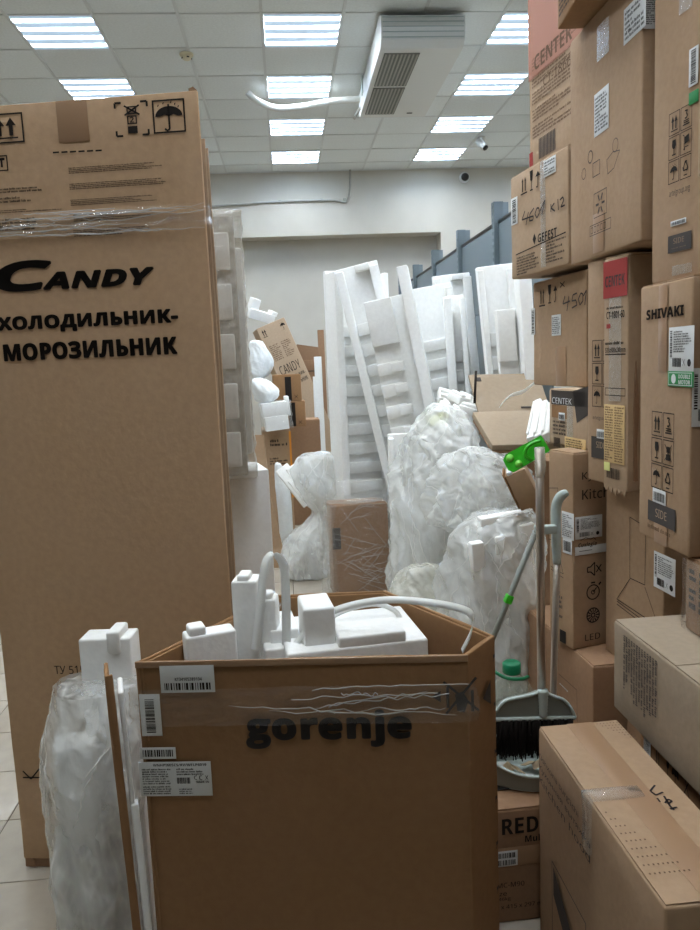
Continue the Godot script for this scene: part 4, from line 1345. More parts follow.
	words(pink, L, "CENTEK", Rect2(0.05, r.position.y + 0.02, 0.28, 0.05), true, 0.0, M.ink_faint, null, 0.0014)
	words(pink, L, "CT-1866", Rect2(0.12, r.position.y - 0.055, 0.2, 0.032), false, 0.0, M.ink_faint)
	for k in 5: type_block(pink, L, Rect2(0.03, 0.10 + 0.058 * k, 0.36, 0.046), 4, 107 + k, M.ink_faint)
	i = Ink.new()
	i.rect(0.0, 0.0, 0.03, 0.06)
	print_on(pink, i, M.ink_red, face(pink, L))
	i = Ink.new()
	for k in 12: i.rect(0.08 + 0.011 * k, 0.02, 0.006, 0.07)
	print_on(pink, i, M.ink_grey, face(pink, L))

	# --- middle column
	var hood := shelf_carton("hood_carton", "brown carton with a line drawing of a cooker hood, under the red-striped carton", Vector2(1.004, -1.95), Vector2(0.985, -2.29), 0.443, 1.008, 0.32, M.card)
	i = Ink.new()
	i.path([uv(hood, L, 630, 517), uv(hood, L, 646, 527), uv(hood, L, 645, 585), uv(hood, L, 630, 578), uv(hood, L, 630, 517)], 0.002)
	i.path([uv(hood, L, 630, 579), uv(hood, L, 617, 599), uv(hood, L, 655, 624)], 0.0025)
	i.path([uv(hood, L, 617, 601), uv(hood, L, 640, 618)], 0.0025)
	i.path([uv(hood, L, 617, 604), uv(hood, L, 638, 620)], 0.0025)
	i.path([uv(hood, L, 645, 587), uv(hood, L, 657, 622)], 0.002)
	print_on(hood, i, M.ink, face(hood, L))
	sticker(hood, L, span(hood, L, 654, 586, 676, 560), "energy", 120)
	sticker(hood, "front", Rect2(0.002, 0.09, 0.06, 0.13), "energy", 121)
	var prop := shelf_carton("carton", "plain brown carton on the floor beside the low carton, behind the pale carton", Vector2(1.0, -1.80), Vector2(0.99, -2.14), 0.0, 0.44, 0.4, M.card_dark)
	var cent := shelf_carton("appliance_carton", "narrow upright carton with a red stripe and a long buff leaflet", Vector2(0.92, -2.0), Vector2(0.903, -2.118), 1.011, 1.655, 0.3, M.card_pale)
	i = Ink.new()
	var rr := span(cent, L, 603, 297, 628, 267)
	i.rect(0.001, 0.535, 0.117, 0.1)
	print_on(cent, i, M.ink_red, face(cent, L))
	words(cent, L, "CENTEK", Rect2(0.012, 0.565, 0.095, 0.03), true, 0.0, M.ink_grey, null, 0.0014)
	words(cent, L, "CT-1801-60", Rect2(0.018, 0.478, 0.088, 0.02), true)
	words(cent, L, "535x500x240mm", Rect2(0.012, 0.385, 0.1, 0.014), true)
	type_block(cent, L, Rect2(0.012, 0.405, 0.09, 0.012), 1, 131)
	type_block(cent, L, Rect2(0.018, 0.503, 0.085, 0.009), 1, 132)
	i = Ink.new()
	i.rect(0.012, 0.378, 0.1, 0.003)
	i.frame(0.012, 0.265, 0.1, 0.022, 0.002)
	i.barcode(0.02, 0.03, 0.07, 0.03, rng)
	print_on(cent, i, M.ink, face(cent, L))
	i = Ink.new()
	i.rect(0.018, 0.452, 0.02, 0.012)
	print_on(cent, i, M.ink_red, face(cent, L))
	var leaf := sticker(cent, L, Rect2(0.008, 0.075, 0.102, 0.165), "plain", 133, M.label_buff)
	i = Ink.new()
	var gg := RandomNumberGenerator.new()
	gg.seed = 134
	i.small_type(0.005, 0.004, 0.044, 0.157, 22, gg)
	i.small_type(0.053, 0.004, 0.044, 0.157, 22, gg)
	part(leaf, "print", i.st.commit(), M.ink_faint, shift(0, 0, 0.0008))
	sticker(cent, L, Rect2(0.008, 0.05, 0.03, 0.024), "plain", 135, M.label_yellow)
	tape(cent, L, Rect2(0.03, 0.25, 0.06, 0.385), M.clear_tape)
	# torn lower edge and split corner
	for k in 5: part(cent, "torn_edge", prism([Vector2(0, 0), Vector2(0.022, 0.002), Vector2(0.016, -0.012 - 0.004 * (k % 3)), Vector2(0.004, -0.007)], 0.003, Transform3D(Basis(Vector3(0, 0, 1), Vector3.UP, Vector3(-1, 0, 0)), Vector3(-0.146, 0.003, -0.056 + 0.022 * k))), M.card_pale)
	part(cent, "split_edge", prism([Vector2(0, 0), Vector2(0.012, 0.0), Vector2(0.008, 0.1), Vector2(0.015, 0.2), Vector2(0.004, 0.33), Vector2(-0.002, 0.2)], 0.004, shift(-0.13, 0.03, 0.059)), M.card_dark)

	var art2 := shelf_carton("hood_carton", "tall brown carton with framed packing symbols, behind the red-striped carton", Vector2(0.928, -2.132), Vector2(0.910, -2.252), 1.011, 1.663, 0.3, M.card)
	symbols(art2, L, low(art2, L, 592, 407, 613, 0.2), ["up", "stack", "glass", "cart", "umbrella", "recycle"], 2)
	words(art2, L, "artelgroup.org", low(art2, L, 593, 420, 612, 0.014), false, 0.0, M.ink_grey)
	sticker(art2, L, span(art2, L, 597, 438, 606, 430), "code", 140)
	i = Ink.new()
	r = span(art2, L, 591.5, 457, 612, 439)
	i.rect(r.position.x, r.position.y, r.size.x, r.size.y)
	print_on(art2, i, M.ink_grey, face(art2, L))
	words(art2, L, "SIDE", Rect2(r.position + r.size * Vector2(0.25, 0.5), r.size * Vector2(0.45, 0.28)), false, 0.0, M.card_pale, null, 0.0014)

	var big := shelf_carton("carton", "big plain brown carton with a mirror-bright tape strip, above the red-striped carton", Vector2(0.905, -1.90), Vector2(0.905, -2.375), 1.67, 2.325, 0.5, M.card)
	tape(big, L, span(big, L, 597, 63, 609, 15), M.clear_tape)
	tape(big, L, span(big, L, 593, 254, 604, 210))
	sticker(big, L, span(big, L, 594.5, 138, 609, 83), "sheet", 150)
	sticker(big, L, low(big, L, 624, 46, 646, 0.085), "sheet", 151)
	sticker(big, "front", Rect2(0.002, 0.50, 0.05, 0.12), "sheet", 152)
	i = Ink.new()
	r = span(big, L, 594, 219, 607, 187)
	i.frame(r.position.x, r.position.y, r.size.x, r.size.y, 0.002)
	for k in 6: i.line(r.get_center() + Vector2(0.01, 0).rotated(TAU * k / 6), r.get_center() + Vector2(0.03, 0).rotated(TAU * k / 6), 0.006)
	r = low(big, L, 590, 237, 611, 0.03)
	i.frame(r.position.x, r.position.y, r.size.x, r.size.y, 0.002)
	for k in 5: i.frame(r.position.x + 0.008 + 0.022 * k, r.position.y + 0.006, 0.015, r.size.y - 0.012, 0.002)
	i.ring(uv(big, L, 590.5, 157), 0.018, 0.003)
	i.ring(uv(big, L, 615.5, 145), 0.018, 0.002)
	i.ring(uv(big, L, 584, 174), 0.016, 0.002)
	r = low(big, L, 593, 178, 600, 0.04)
	i.frame(r.position.x, r.position.y, r.size.x, r.size.y, 0.002)
	i.path([uv(big, L, 607, 160), uv(big, L, 613, 152), uv(big, L, 620, 150), uv(big, L, 614, 168), uv(big, L, 608, 174), uv(big, L, 607, 160)], 0.002)
	print_on(big, i, M.ink_grey, face(big, L))
	var cap := shelf_carton("carton", "flat brown carton lying on top of the big plain carton, overhanging the aisle", Vector2(0.80, -1.86), Vector2(0.838, -2.30), 2.331, 2.48, 0.42, M.card_warm)
	type_block(cap, L, Rect2(0.03, 0.02, 0.22, 0.11), 8, 155)

	# --- near column
	var pale := shelf_carton("carton", "pale brown carton with upright rows of small print and a lit top", Vector2(0.775, -1.16), Vector2(0.774, -1.75), 0.516, 0.742, 0.5, M.card_white)
	type_block(pale, L, Rect2(0.06, 0.05, 0.17, 0.16), 13, 160, M.ink_grey, true)
	scrawl(pale, "top", [], 0.004)
	i = Ink.new()
	i.path([uv(pale, "top", 684, 623), uv(pale, "top", 691, 627), uv(pale, "top", 697, 626)], 0.005)
	i.path([uv(pale, "top", 688, 628), uv(pale, "top", 691, 623)], 0.005)
	print_on(pale, i, M.ink, face(pale, "top"), "print", 0.0045)
	var symb := shelf_carton("carton", "brown carton with upside-down packing symbols under the pale carton", Vector2(0.84, -1.2), Vector2(0.83, -1.72), 0.0, 0.511, 0.4, M.card_warm)
	i = Ink.new()
	for s in [["solid_glass", 665, 779, 671, 757], ["umbrella", 671, 792, 680, 762], ["cross", 684, 794, 690, 780], ["thin_up", 655, 770, 661, 748]]:
		r = span(symb, L, s[1], s[2], s[3], s[4])
		i.symbol(s[0], r.position.x, r.position.y, r.size.x, r.size.y)
	print_on(symb, i, M.ink, face(symb, L))
	sticker(symb, L, span(symb, L, 644, 754, 651, 738), "sheet", 161)
	var wrapd := shelf_carton("wrapped_carton", "brown carton wrapped in clear film standing on the pale carton", Vector2(0.90, -1.28), Vector2(0.905, -1.655), 0.747, 0.918, 0.3, M.card_dark)
	type_block(wrapd, L, Rect2(0.02, 0.05, 0.3, 0.1), 7, 162, M.ink_grey, true)
	var ws: Vector3 = wrapd.get_meta("size_of_box")
	part(wrapd, "film_wrap", film_mesh(Vector3(-ws.x / 2 - 0.003, 0.001, -ws.z / 2 - 0.003), Vector3(ws.x / 2 + 0.003, ws.y - 0.001, ws.z / 2 + 0.003), 0.004, 31, 0.02, false), M.film)
	var shi := shelf_carton("hood_carton", "upright brown carton with a white and green energy label and framed symbols", Vector2(0.890, -1.62), Vector2(0.900, -1.885), 0.925, 1.554, 0.4, M.card)
	words(shi, L, "SHIVAKI", low(shi, L, 647, 320, 684, 0.023), true, 0.0, null, null, 0.0014, 0.0008)
	sticker(shi, L, low(shi, L, 669, 371, 694, 0.10), "energy", 170)
	r = low(shi, L, 668, 386, 694, 0.035)
	var gl := sticker(shi, L, r, "plain", 171, M.label_green, "green_label")
	i = Ink.new()
	i.frame(r.size.x * 0.04, r.size.y * 0.08, r.size.x * 0.9, r.size.y * 0.84, 0.0016)
	i.disc(Vector2(r.size.x * 0.24, r.size.y * 0.5), r.size.y * 0.32)
	part(gl, "print", i.st.commit(), M.label, shift(0, 0, 0.0008))
	part(gl, "print", set_type("DOUBLE", Rect2(r.size.x * 0.44, r.size.y * 0.54, r.size.x * 0.44, r.size.y * 0.26)), M.label, shift(0, 0, 0.001))
	part(gl, "print", set_type("MOTOR", Rect2(r.size.x * 0.44, r.size.y * 0.18, r.size.x * 0.44, r.size.y * 0.26)), M.label, shift(0, 0, 0.001))
	sticker(shi, "front", Rect2(0.002, 0.30, 0.09, 0.13), "energy", 172)
	symbols(shi, L, span(shi, L, 651, 487, 675, 413), ["up", "stack", "glass", "no_stack", "umbrella", "recycle"], 2)
	i = Ink.new()
	r = span(shi, L, 648, 519, 676, 505)
	i.rect(r.position.x, r.position.y, r.size.x, r.size.y * 0.8)
	print_on(shi, i, M.ink_grey, face(shi, L))
	words(shi, L, "SIDE", Rect2(r.position + r.size * Vector2(0.3, 0.25), r.size * Vector2(0.4, 0.32)), false, 0.0, M.card_pale, null, 0.0014)
	type_block(shi, L, Rect2(r.position.x, r.position.y - 0.022, r.size.x, 0.016), 1, 173, M.ink_faint)
	sticker(shi, L, span(shi, L, 653, 501, 666, 492), "code", 174)
	tape(shi, L, span(shi, L, 658, 372, 668, 284))
	tape(shi, L, Rect2(span(shi, L, 654, 546, 668, 525).position.x, 0.0, 0.07, 0.065))

	var side := shelf_carton("hood_carton", "tall brown carton with a charcoal SIDE panel standing on the energy-label carton", Vector2(0.938, -1.58), Vector2(0.9105, -1.852), 1.558, 2.30, 0.3, M.card)
	symbols(side, L, span(side, L, 668, 186, 693, 101), ["up", "stack", "glass", "cart", "umbrella", "recycle"], 2)
	words(side, L, "artelgroup.org", low(side, L, 669.5, 199, 690, 0.018), false, 0.0, M.ink_grey)
	sticker(side, L, span(side, L, 671, 227, 686.5, 217), "code", 180)
	i = Ink.new()
	r = span(side, L, 668, 254, 692, 227)
	i.rect(r.position.x, r.position.y, r.size.x, r.size.y * 0.86)
	print_on(side, i, M.ink_grey, face(side, L))
	words(side, L, "SIDE", Rect2(r.position + r.size * Vector2(0.25, 0.42), r.size * Vector2(0.45, 0.26)), false, 0.0, M.card_pale, null, 0.0014)
	type_block(side, L, Rect2(r.position + r.size * Vector2(0.15, 0.16), r.size * Vector2(0.65, 0.1)), 1, 181, M.card_pale)
	sticker(side, L, span(side, L, 689, 88, 699, 44), "upright_code", 182)
	sticker(side, L, span(side, L, 689, 106, 699, 88), "plain", 183, M.label_green, "green_label")
	tape(side, L, span(side, L, 672, 276, 692, 262), M.clear_tape)
	tape(side, L, span(side, L, 679, 16, 693, -14), M.clear_tape)
	# carton half out of the picture at the upper right
	shelf_carton("carton", "plain upright brown carton at the outer edge of the stack", Vector2(0.905, -1.15), Vector2(0.90, -1.57), 0.922, 1.74, 0.35, M.card)
	shelf_carton("carton", "plain brown carton in front of the SIDE carton, high on the stack", Vector2(0.865, -1.15), Vector2(0.862, -1.56), 1.745, 2.25, 0.35, M.card_pale)

	# --- the long carton on the floor in front
	var art := carton("long_carton", "long brown carton with a taped lid on the floor in front of the stack", Vector3(0.644, 0, -1.35), 0.0, Vector3(0.192, 0.53, 0.605), M.card, "", false)
	for s in [-1, 1]: part(art, "flap", rbox(Vector3(0.0015 if s > 0 else -0.093, 0.5295, -0.299), Vector3(0.093 if s > 0 else -0.0015, 0.5335, 0.299), 0.0015, Vector3i(2, 1, 6), 0.002, 90 + s), M.card)
	tape(art, "top", Rect2(0.067, 0.0, 0.06, 0.6))
	for c2 in art.get_children():
		if str(c2.name).begins_with("packing_tape"): c2.position.y += 0.0036
	scrawl(art, "top", [[[655, 787], [650, 793], [656, 797], [663, 794]], [[668, 806], [672, 803], [668, 801], [665, 805]], [[664, 798], [670, 808], [674, 812]], [[670, 811], [677, 809]], [[657, 800], [660, 804]]], 0.004)
	for row in [["Oshxona surg'ichi", 0.46], ["Кухонная вытяжка", 0.432], ["Kitchen hood", 0.404]]:
		words(art, L, row[0], Rect2(0.02, row[1], 0.30 if row[1] < 0.45 else 0.24, 0.018), false, 0.0, M.ink_grey, null, 0.003)
	words(art, L, "Artel", Rect2(0.33, 0.16, 0.24, 0.13), true, 0.1, M.ink_grey, null, 0.003)
	i = Ink.new()
	i.frame(0.10, 0.02, 0.2, 0.24, 0.003)
	i.fill([Vector2(0.11, 0.18), Vector2(0.29, 0.05), Vector2(0.29, 0.12), Vector2(0.11, 0.25)])
	print_on(art, i, M.ink_grey, face(art, L), "print", 0.003)
	i = Ink.new()
	for a in 9:
		for b in range(0, 9 - a):
			var q := Vector2(0.01 + 0.0085 * b, 0.07 + 0.022 * a)
			i.rect(q.x, q.y, 0.003, 0.004)
	for a in 8:
		for b in range(0, a + 1): i.rect(0.19 - 0.008 * b, 0.50 + 0.012 * a, 0.0025, 0.0035)
	print_on(art, i, M.ink_faint, face(art, "top"), "print", 0.0058)
	var wrap := clear(Color(0.93, 0.93, 0.92), 0.16, 0.12, M.film.normal_texture, 2.5, 0.5)
	part(art, "film_strip", film_mesh(Vector3(-0.099, 0.42, -0.02), Vector3(0.01, 0.537, 0.012), 0.003, 44, 0.012, true), wrap)

	# --- the multicooker carton behind it
	var red := carton("multicooker_carton", "small brown carton on the floor between the open carton and the long carton", Vector3(0.60, 0, -1.865), 2.0, Vector3(0.40, 0.30, 0.34), M.card_dark)
	words(red, "front", "REDMOND", Rect2(uv(red, "front", 502, 835), Vector2(0.26, 0.042)))
	words(red, "front", "Multicooker", Rect2(uv(red, "front", 525, 842), Vector2(0.13, 0.018)), true)
	tape(red, "front", Rect2(0.0, span(red, "front", 495, 868, 530, 850).position.y, 0.4, 0.05))
	sticker(red, "front", Rect2(uv(red, "front", 490, 861), Vector2(0.07, 0.022)), "code", 190)
	sticker(red, "front", Rect2(uv(red, "front", 490, 868), Vector2(0.07, 0.022)), "code", 191)
	words(red, "front", "RMC-M90", Rect2(uv(red, "front", 493, 889), Vector2(0.08, 0.013)), false)
	words(red, "front", "Size", Rect2(uv(red, "front", 493, 897), Vector2(0.035, 0.012)), false)
	words(red, "front", "5.046kg", Rect2(uv(red, "front", 491, 903), Vector2(0.05, 0.012)), false)
	words(red, "front", "430 x 415 x 297 mm", Rect2(uv(red, "front", 488, 911), Vector2(0.155, 0.011)), false)

# ------------------------------------------------------------------ broom, dustpan, bottle
func build_cleaning() -> void:
	var z := -1.83
	var y0 := 0.308            # the multicooker carton's lid
	# long-handled lobby dustpan standing on the small carton
	var dp := thing("dustpan", "grey long-handled lobby dustpan standing on the multicooker carton", "dustpan", Vector3(at(533, 790, z).x, y0, z - 0.02))
	var o := dp.position
	var foot := at(553, 705, z - 0.04) - o
	var top := at(557, 556, z - 0.04) - o
	part(dp, "handle_pole", tube([foot + Vector3(0, -0.14, 0.0), foot, top], 0.0088, 12), M.chrome)
	part(dp, "hand_grip", tube(curve_points([top + Vector3(0, -0.02, 0), at(556, 530, z - 0.04) - o, at(556, 508, z - 0.04) - o, at(560, 497, z - 0.035) - o, at(568, 492, z - 0.03) - o], 5), [0.0105, 0.011, 0.0118, 0.0124, 0.0128, 0.0128, 0.0128, 0.0128, 0.0128, 0.0128, 0.0128, 0.0128, 0.0128, 0.0125, 0.0125, 0.0125, 0.012, 0.0115, 0.0105, 0.009, 0.005], 12), M.plastic_pale)
	var cl := at(553, 529, z - 0.02) - o
	part(dp, "clip", rbox(Vector3(-0.046, -0.011, -0.012), Vector3(0.008, 0.011, 0.012), 0.004), M.plastic_pale, shift(cl.x, cl.y, cl.z))
	# pan: floor, curved front wall with a rounded rim, tall back wall
	var hw := 0.125
	var front := []
	for k in 21:
		var a := lerpf(-1.0, 1.0, k / 20.0)
		front.append(Vector2(a * hw, 0.045 + 0.06 * (1.0 - a * a)))
	var poly := [Vector2(-hw, -0.045)]
	poly.append_array(front)
	poly.append(Vector2(hw, -0.045))
	var flip := Transform3D(Basis(Vector3(1, 0, 0), Vector3(0, 0, 1), Vector3(0, -1, 0)), Vector3(0, 0.006, 0))
	part(dp, "pan_floor", prism(poly, 0.006, flip), M.plastic_pale)
	var wall := begin()
	var line := [Vector2(-hw, -0.045)]
	line.append_array(front)
	line.append(Vector2(hw, -0.045))
	var rim := []
	for k in line.size():
		var rise: float = 0.042 + 0.03 * pow(absf(line[k].x) / hw, 3.0)
		rim.append(Vector3(line[k].x * 1.03, rise, line[k].y * 1.05))
	for k in line.size() - 1:
		var q := [Vector3(line[k].x, 0.001, line[k].y), Vector3(line[k + 1].x, 0.001, line[k + 1].y), rim[k + 1], rim[k]]
		for p in [0, 1, 2, 0, 2, 3]: wall.add_vertex(q[p])
	part(dp, "front_wall", done(wall), M.plastic_grey)
	part(dp, "rim", tube(rim, 0.004, 8), M.plastic_pale)
	part(dp, "back_wall", prism([Vector2(-hw, 0.0), Vector2(hw, 0.0), Vector2(hw * 1.04, 0.1), Vector2(0.06, 0.125), Vector2(-0.06, 0.125), Vector2(-hw * 1.04, 0.1)], 0.008, shift(0, 0, -0.053)), M.plastic_pale)
	part(dp, "black_base", rbox(Vector3(-hw * 0.9, -0.003, -0.04), Vector3(hw * 0.9, 0.001, 0.08), 0.001), M.plastic_black)  # thin black layer under the pan floor
	# litter in the pan
	for k in 9:
		solo("paper_scrap", "scrap of paper lying in the dustpan", "paper", prism([Vector2(-0.018, -0.012), Vector2(0.016, -0.014), Vector2(0.022, 0.01), Vector2(0.0, 0.016), Vector2(-0.014, 0.012)], 0.0015), M.paper if k % 3 else M.label, Transform3D(Basis.from_euler(Vector3(-1.25 + 0.1 * (k % 3), 0.9 * k, 0.15)), o + Vector3(-0.085 + 0.019 * k, 0.02 + 0.004 * (k % 3), 0.01 + 0.016 * (k % 4))), "paper scraps in the dustpan")
	# broom hooked on in front of the pan's back wall
	var br := thing("broom", "broom with a steel pole and black bristles clipped to the dustpan", "broom", at(541, 713, z + 0.005))
	o = br.position
	var neck := at(541.5, 690, z) - o
	var tip := at(539.5, 449, z) - o
	part(br, "pole", tube([neck + Vector3(0, -0.03, 0), tip], 0.0105, 14), M.chrome)
	part(br, "film_sleeve", tube([tip + Vector3(0, -0.07, 0), tip + Vector3(0.002, -0.04, 0), tip + Vector3(0, 0.004, 0)], [0.012, 0.0142, 0.0132], 12), M.bag_dull)
	var sock := []
	var rad := []
	for k in 17:
		sock.append(neck + Vector3(0, 0.006 - 0.0045 * k, 0.012))
		rad.append(0.0125 + (0.0016 if k % 2 else 0.0) - 0.0002 * k)
	part(br, "socket", tube(sock, rad, 14), M.plastic_pale)
	var head := [Vector2(-0.125, -0.006), Vector2(0.09, -0.018), Vector2(0.083, 0.0), Vector2(0.07, 0.022), Vector2(0.055, 0.036), Vector2(0.036, 0.043), Vector2(0.02, 0.052), Vector2(0.01, 0.058), Vector2(-0.01, 0.058), Vector2(-0.03, 0.052), Vector2(-0.085, 0.045), Vector2(-0.105, 0.035), Vector2(-0.12, 0.015)]
	part(br, "head", prism(head, 0.014, shift(0, 0, -0.012)), M.plastic_grey)
	var edge := []
	for p in head.slice(1): edge.append(Vector3(p.x, p.y, 0.004))
	part(br, "head_rim", tube(curve_points(edge, 3), 0.0042, 8), M.plastic_pale)
	part(br, "head_bar", tube([Vector3(-0.125, -0.006, 0.004), Vector3(0.09, -0.018, 0.004)], 0.006, 8), M.plastic_pale)
	var bs := begin()
	var g := RandomNumberGenerator.new()
	g.seed = 8
	for k in 420:
		var x := g.randf_range(-0.12, 0.085)
		var zz := g.randf_range(-0.012, 0.012)
		var l := g.randf_range(0.085, 0.108)
		var bend := g.randf_range(-0.01, 0.01)
		var yt := -0.012 - 0.056 * (x + 0.02)
		add_tube(bs, [Vector3(x, yt, zz), Vector3(x * 1.04 + bend * 0.4, yt - l * 0.5, zz * 1.1), Vector3(x * 1.08 + bend, yt - l, zz * 1.3 + bend)], 0.0016, 4)
	part(br, "bristles", done(bs), M.bristle).set_meta("kind", "stuff")
	# bottle with a green cap and carrying handle
	var bo := thing("water_bottle", "big clear plastic bottle with a green cap and handle behind the broom", "bottle", Vector3(at(512, 690, -2.5).x, 0, -2.5))
	var ht := at(512, 662, -2.5).y
	part(bo, "body", lathe([[0.0, 0.003], [0.08, 0.003], [0.09, 0.02], [0.09, ht - 0.17], [0.085, ht - 0.12], [0.055, ht - 0.07], [0.026, ht - 0.045], [0.022, ht - 0.02]], 28), M.bottle)
	part(bo, "cap", lathe([[0.031, ht - 0.038], [0.033, ht - 0.034], [0.032, ht - 0.004], [0.028, ht], [0.0, ht]], 24), M.green_cap)
	part(bo, "handle", tube(curve_points([Vector3(0.055, ht - 0.055, 0.01), Vector3(0.02, ht - 0.045, 0.045), Vector3(-0.03, ht - 0.04, 0.04), Vector3(-0.075, ht - 0.02, 0.01)], 5), 0.0065, 8), M.green_cap)
	# mop handle among the bags
	var mop := thing("mop_handle", "grey tube with a green tag leaning among the clear bags", "handle", Vector3.ZERO)
	var a := at(480, 670, -2.46)
	var b := at(536, 531, -2.42)
	part(mop, "tube", tube([a.lerp(b, -0.55), b], 0.010, 12), M.plastic_grey)
	part(mop, "tag", rbox(Vector3(-0.0125, -0.015, -0.0125), Vector3(0.0125, 0.015, 0.0125), 0.003), M.green, Transform3D(Basis(Vector3.BACK, -0.4), a.lerp(b, 0.52)))

# ------------------------------------------------------------------ the middle of the aisle: foam, bags, folded cardboard
func build_middle() -> void:
	var face_cam := Vector3(0.1, 0.0, 1.0)
	var grp := ""
	foam_side("fridge_foam", "upright white foam fridge side with the film-wrapped brown carton before it", Transform3D(Basis(Vector3.UP, deg_to_rad(17)), Vector3(0.435, 0.0, -4.94)), 0.36, 1.97, 0, grp)
	for d in [["leaning white foam fridge side with an open boxed top end", 356, 266, 387, 395, -4.66, -0.16, 0.26, 1],
			["leaning white foam fridge side with a deep raised edge and stepped ribs", 384, 273, 416, 430, -4.42, -0.22, 0.285, 2],
			["smooth white foam fridge side between the leaning sides and the shelving", 427, 287, 441, 372, -4.98, -0.1, 0.30, 3],
			["white foam fridge side with a shouldered top against the grey shelving", 450, 275, 459, 372, -5.16, -0.1, 0.25, 1],
			["narrow stepped white foam strip in front of the shouldered foam side", 453, 296, 458, 372, -4.82, -0.2, 0.13, 0],
			["wide white foam fridge side leaning on the shelving near the stacked cartons", 494, 266, 504, 370, -4.0, -0.12, 0.20, 3],
			["white foam side with square knobs overlapping the wide foam side", 508, 281, 514, 370, -3.85, -0.12, 0.16, 2]]:
		var top := at(d[1], d[2], d[5])
		var t := leaning(top, at(d[3], d[4], d[5]), Vector3(d[6], 0.03, 1))
		foam_side("fridge_foam", d[0], t, d[7], t.origin.distance_to(top), d[8], grp)
	foam_side("fridge_foam", "plain white foam board standing low behind the clear bags", Transform3D(Basis(Vector3.UP, deg_to_rad(-4)), Vector3(0.66, 0, -4.15)), 0.24, 1.0, 3, grp)
	for k in 4:
		var p := [at(452, 402, -3.75), at(463, 390, -3.85), at(472, 399, -3.8), at(447, 388, -4.0)]
		var lab: String = ["slanted white foam offcut on the clear bag beside the leaning foam sides", "pale ridged foam offcut lying behind the clear bags", "white foam offcut beside the folded cardboard", "small foam offcut at the foot of the smooth foam side"][k]
		foam_block("foam_offcut", lab, Transform3D(Basis.from_euler(Vector3(0.3, 0.5 * k, -0.5 + 0.3 * k)), p[k] + Vector3(0, -0.05, 0)), [[Vector3(-0.07, -0.02, -0.05), Vector3(0.07, 0.02, 0.05)], [Vector3(-0.06, 0.015, -0.045), Vector3(-0.03, 0.035, 0.045)], [Vector3(0.0, 0.015, -0.045), Vector3(0.03, 0.035, 0.045)]])

	# film-wrapped brown carton on the floor
	var wb := thing("wrapped_carton", "dark brown carton wrapped in creased clear film on the floor by the foam sides", "box", Vector3(0.385, 0, -4.53), 4.0)
	carton_body(wb, Vector3(0.34, 0.56, 0.22), M.card_dark)
	var lbl := sticker(wb, "front", Rect2(0.0, 0.30, 0.05, 0.13), "plain", 1, M.ink_grey)
	part(wb, "film_wrap", film_mesh(Vector3(-0.175, 0.002, -0.115), Vector3(0.175, 0.58, 0.115), 0.012, 51, 0.008, true, Vector2(7.0, 18.0)), M.film)
	film_folds(wb, Transform3D(Basis.IDENTITY, Vector3(-0.17, 0, 0.116)), Rect2(0.0, 0.02, 0.34, 0.54), 26, 45, -0.3)
	film_folds(wb, Transform3D(Basis.IDENTITY, Vector3(-0.17, 0, 0.116)), Rect2(0.0, 0.02, 0.34, 0.54), 14, 46, 0.25)
	part(wb, "film_tail", bag_mesh([[Vector3(-0.19, 0.02, 0.1), 0.05, 0.02], [Vector3(-0.19, 0.2, 0.1), 0.045, 0.025], [Vector3(-0.175, 0.42, 0.1), 0.02, 0.02], [Vector3(-0.16, 0.56, 0.1), 0.03, 0.03]], 0.012, 52, 40, 8), M.bag_thin)
	part(wb, "film_crown", bag_mesh([[Vector3(0.0, 0.57, 0.05), 0.16, 0.09], [Vector3(0.0, 0.62, 0.05), 0.17, 0.07], [Vector3(0.02, 0.70, 0.05), 0.15, 0.03]], 0.02, 53, 60, 8), M.bag_thin)

	# hour-glass bag of foam sheets
	var hb := thing("plastic_bag", "clear bag tied at the waist, full of foam sheets, on the floor tiles", "bag", Vector3.ZERO)
	var rings_hb := [[Vector3(0.06, 0.006, -4.92), 0.15, 0.12], [Vector3(0.06, 0.12, -4.92), 0.16, 0.14], [Vector3(0.10, 0.28, -4.92), 0.12, 0.12], [Vector3(0.17, 0.42, -4.92), 0.055, 0.06], [Vector3(0.165, 0.54, -4.92), 0.12, 0.12], [Vector3(0.16, 0.68, -4.92), 0.17, 0.13], [Vector3(0.17, 0.80, -4.92), 0.12, 0.1], [Vector3(0.18, 0.83, -4.92), 0.03, 0.03]]
	part(hb, "skin", bag_mesh(rings_hb, 0.026, 81, 96, 12), M.bag)
	bag_creases(hb, rings_hb, 0.026, 81, 16, 96, 12)
	inner_film(hb, rings_hb, 0.8, 0.03, 197)
	for k in 4:
		foam_block("foam_sheet", ["pale foam sheet standing in the waisted clear bag", "second pale foam sheet in the waisted clear bag", "short foam sheet in the waisted clear bag", "lowest foam sheet in the waisted clear bag"][k], Transform3D(Basis.from_euler(Vector3(-0.35, 0.25 + 0.1 * k, 0.55 - 0.08 * k)), Vector3(0.11 + 0.035 * k, 0.50 + 0.02 * k, -4.88 - 0.02 * k)), [[Vector3(-0.05, 0, -0.012), Vector3(0.05, 0.30 - 0.03 * k, 0.012)], [Vector3(-0.03, 0.05, 0.01), Vector3(0.03, 0.2, 0.02)]])
	foam_block("foam_offcut", "crumpled foam lump in the foot of the waisted clear bag", Transform3D(Basis.from_euler(Vector3(0.2, 0.4, 0.1)), Vector3(0.05, 0.02, -4.92)), [[Vector3(-0.07, 0.0, -0.05), Vector3(0.07, 0.2, 0.05)], [Vector3(-0.02, 0.19, -0.04), Vector3(0.05, 0.26, 0.03)]])

	# big clear bags beside the open carton
	var b1 := thing("plastic_bag", "big clear bag with a faint yellow top leaning on the ribbed foam side", "bag", Vector3.ZERO)
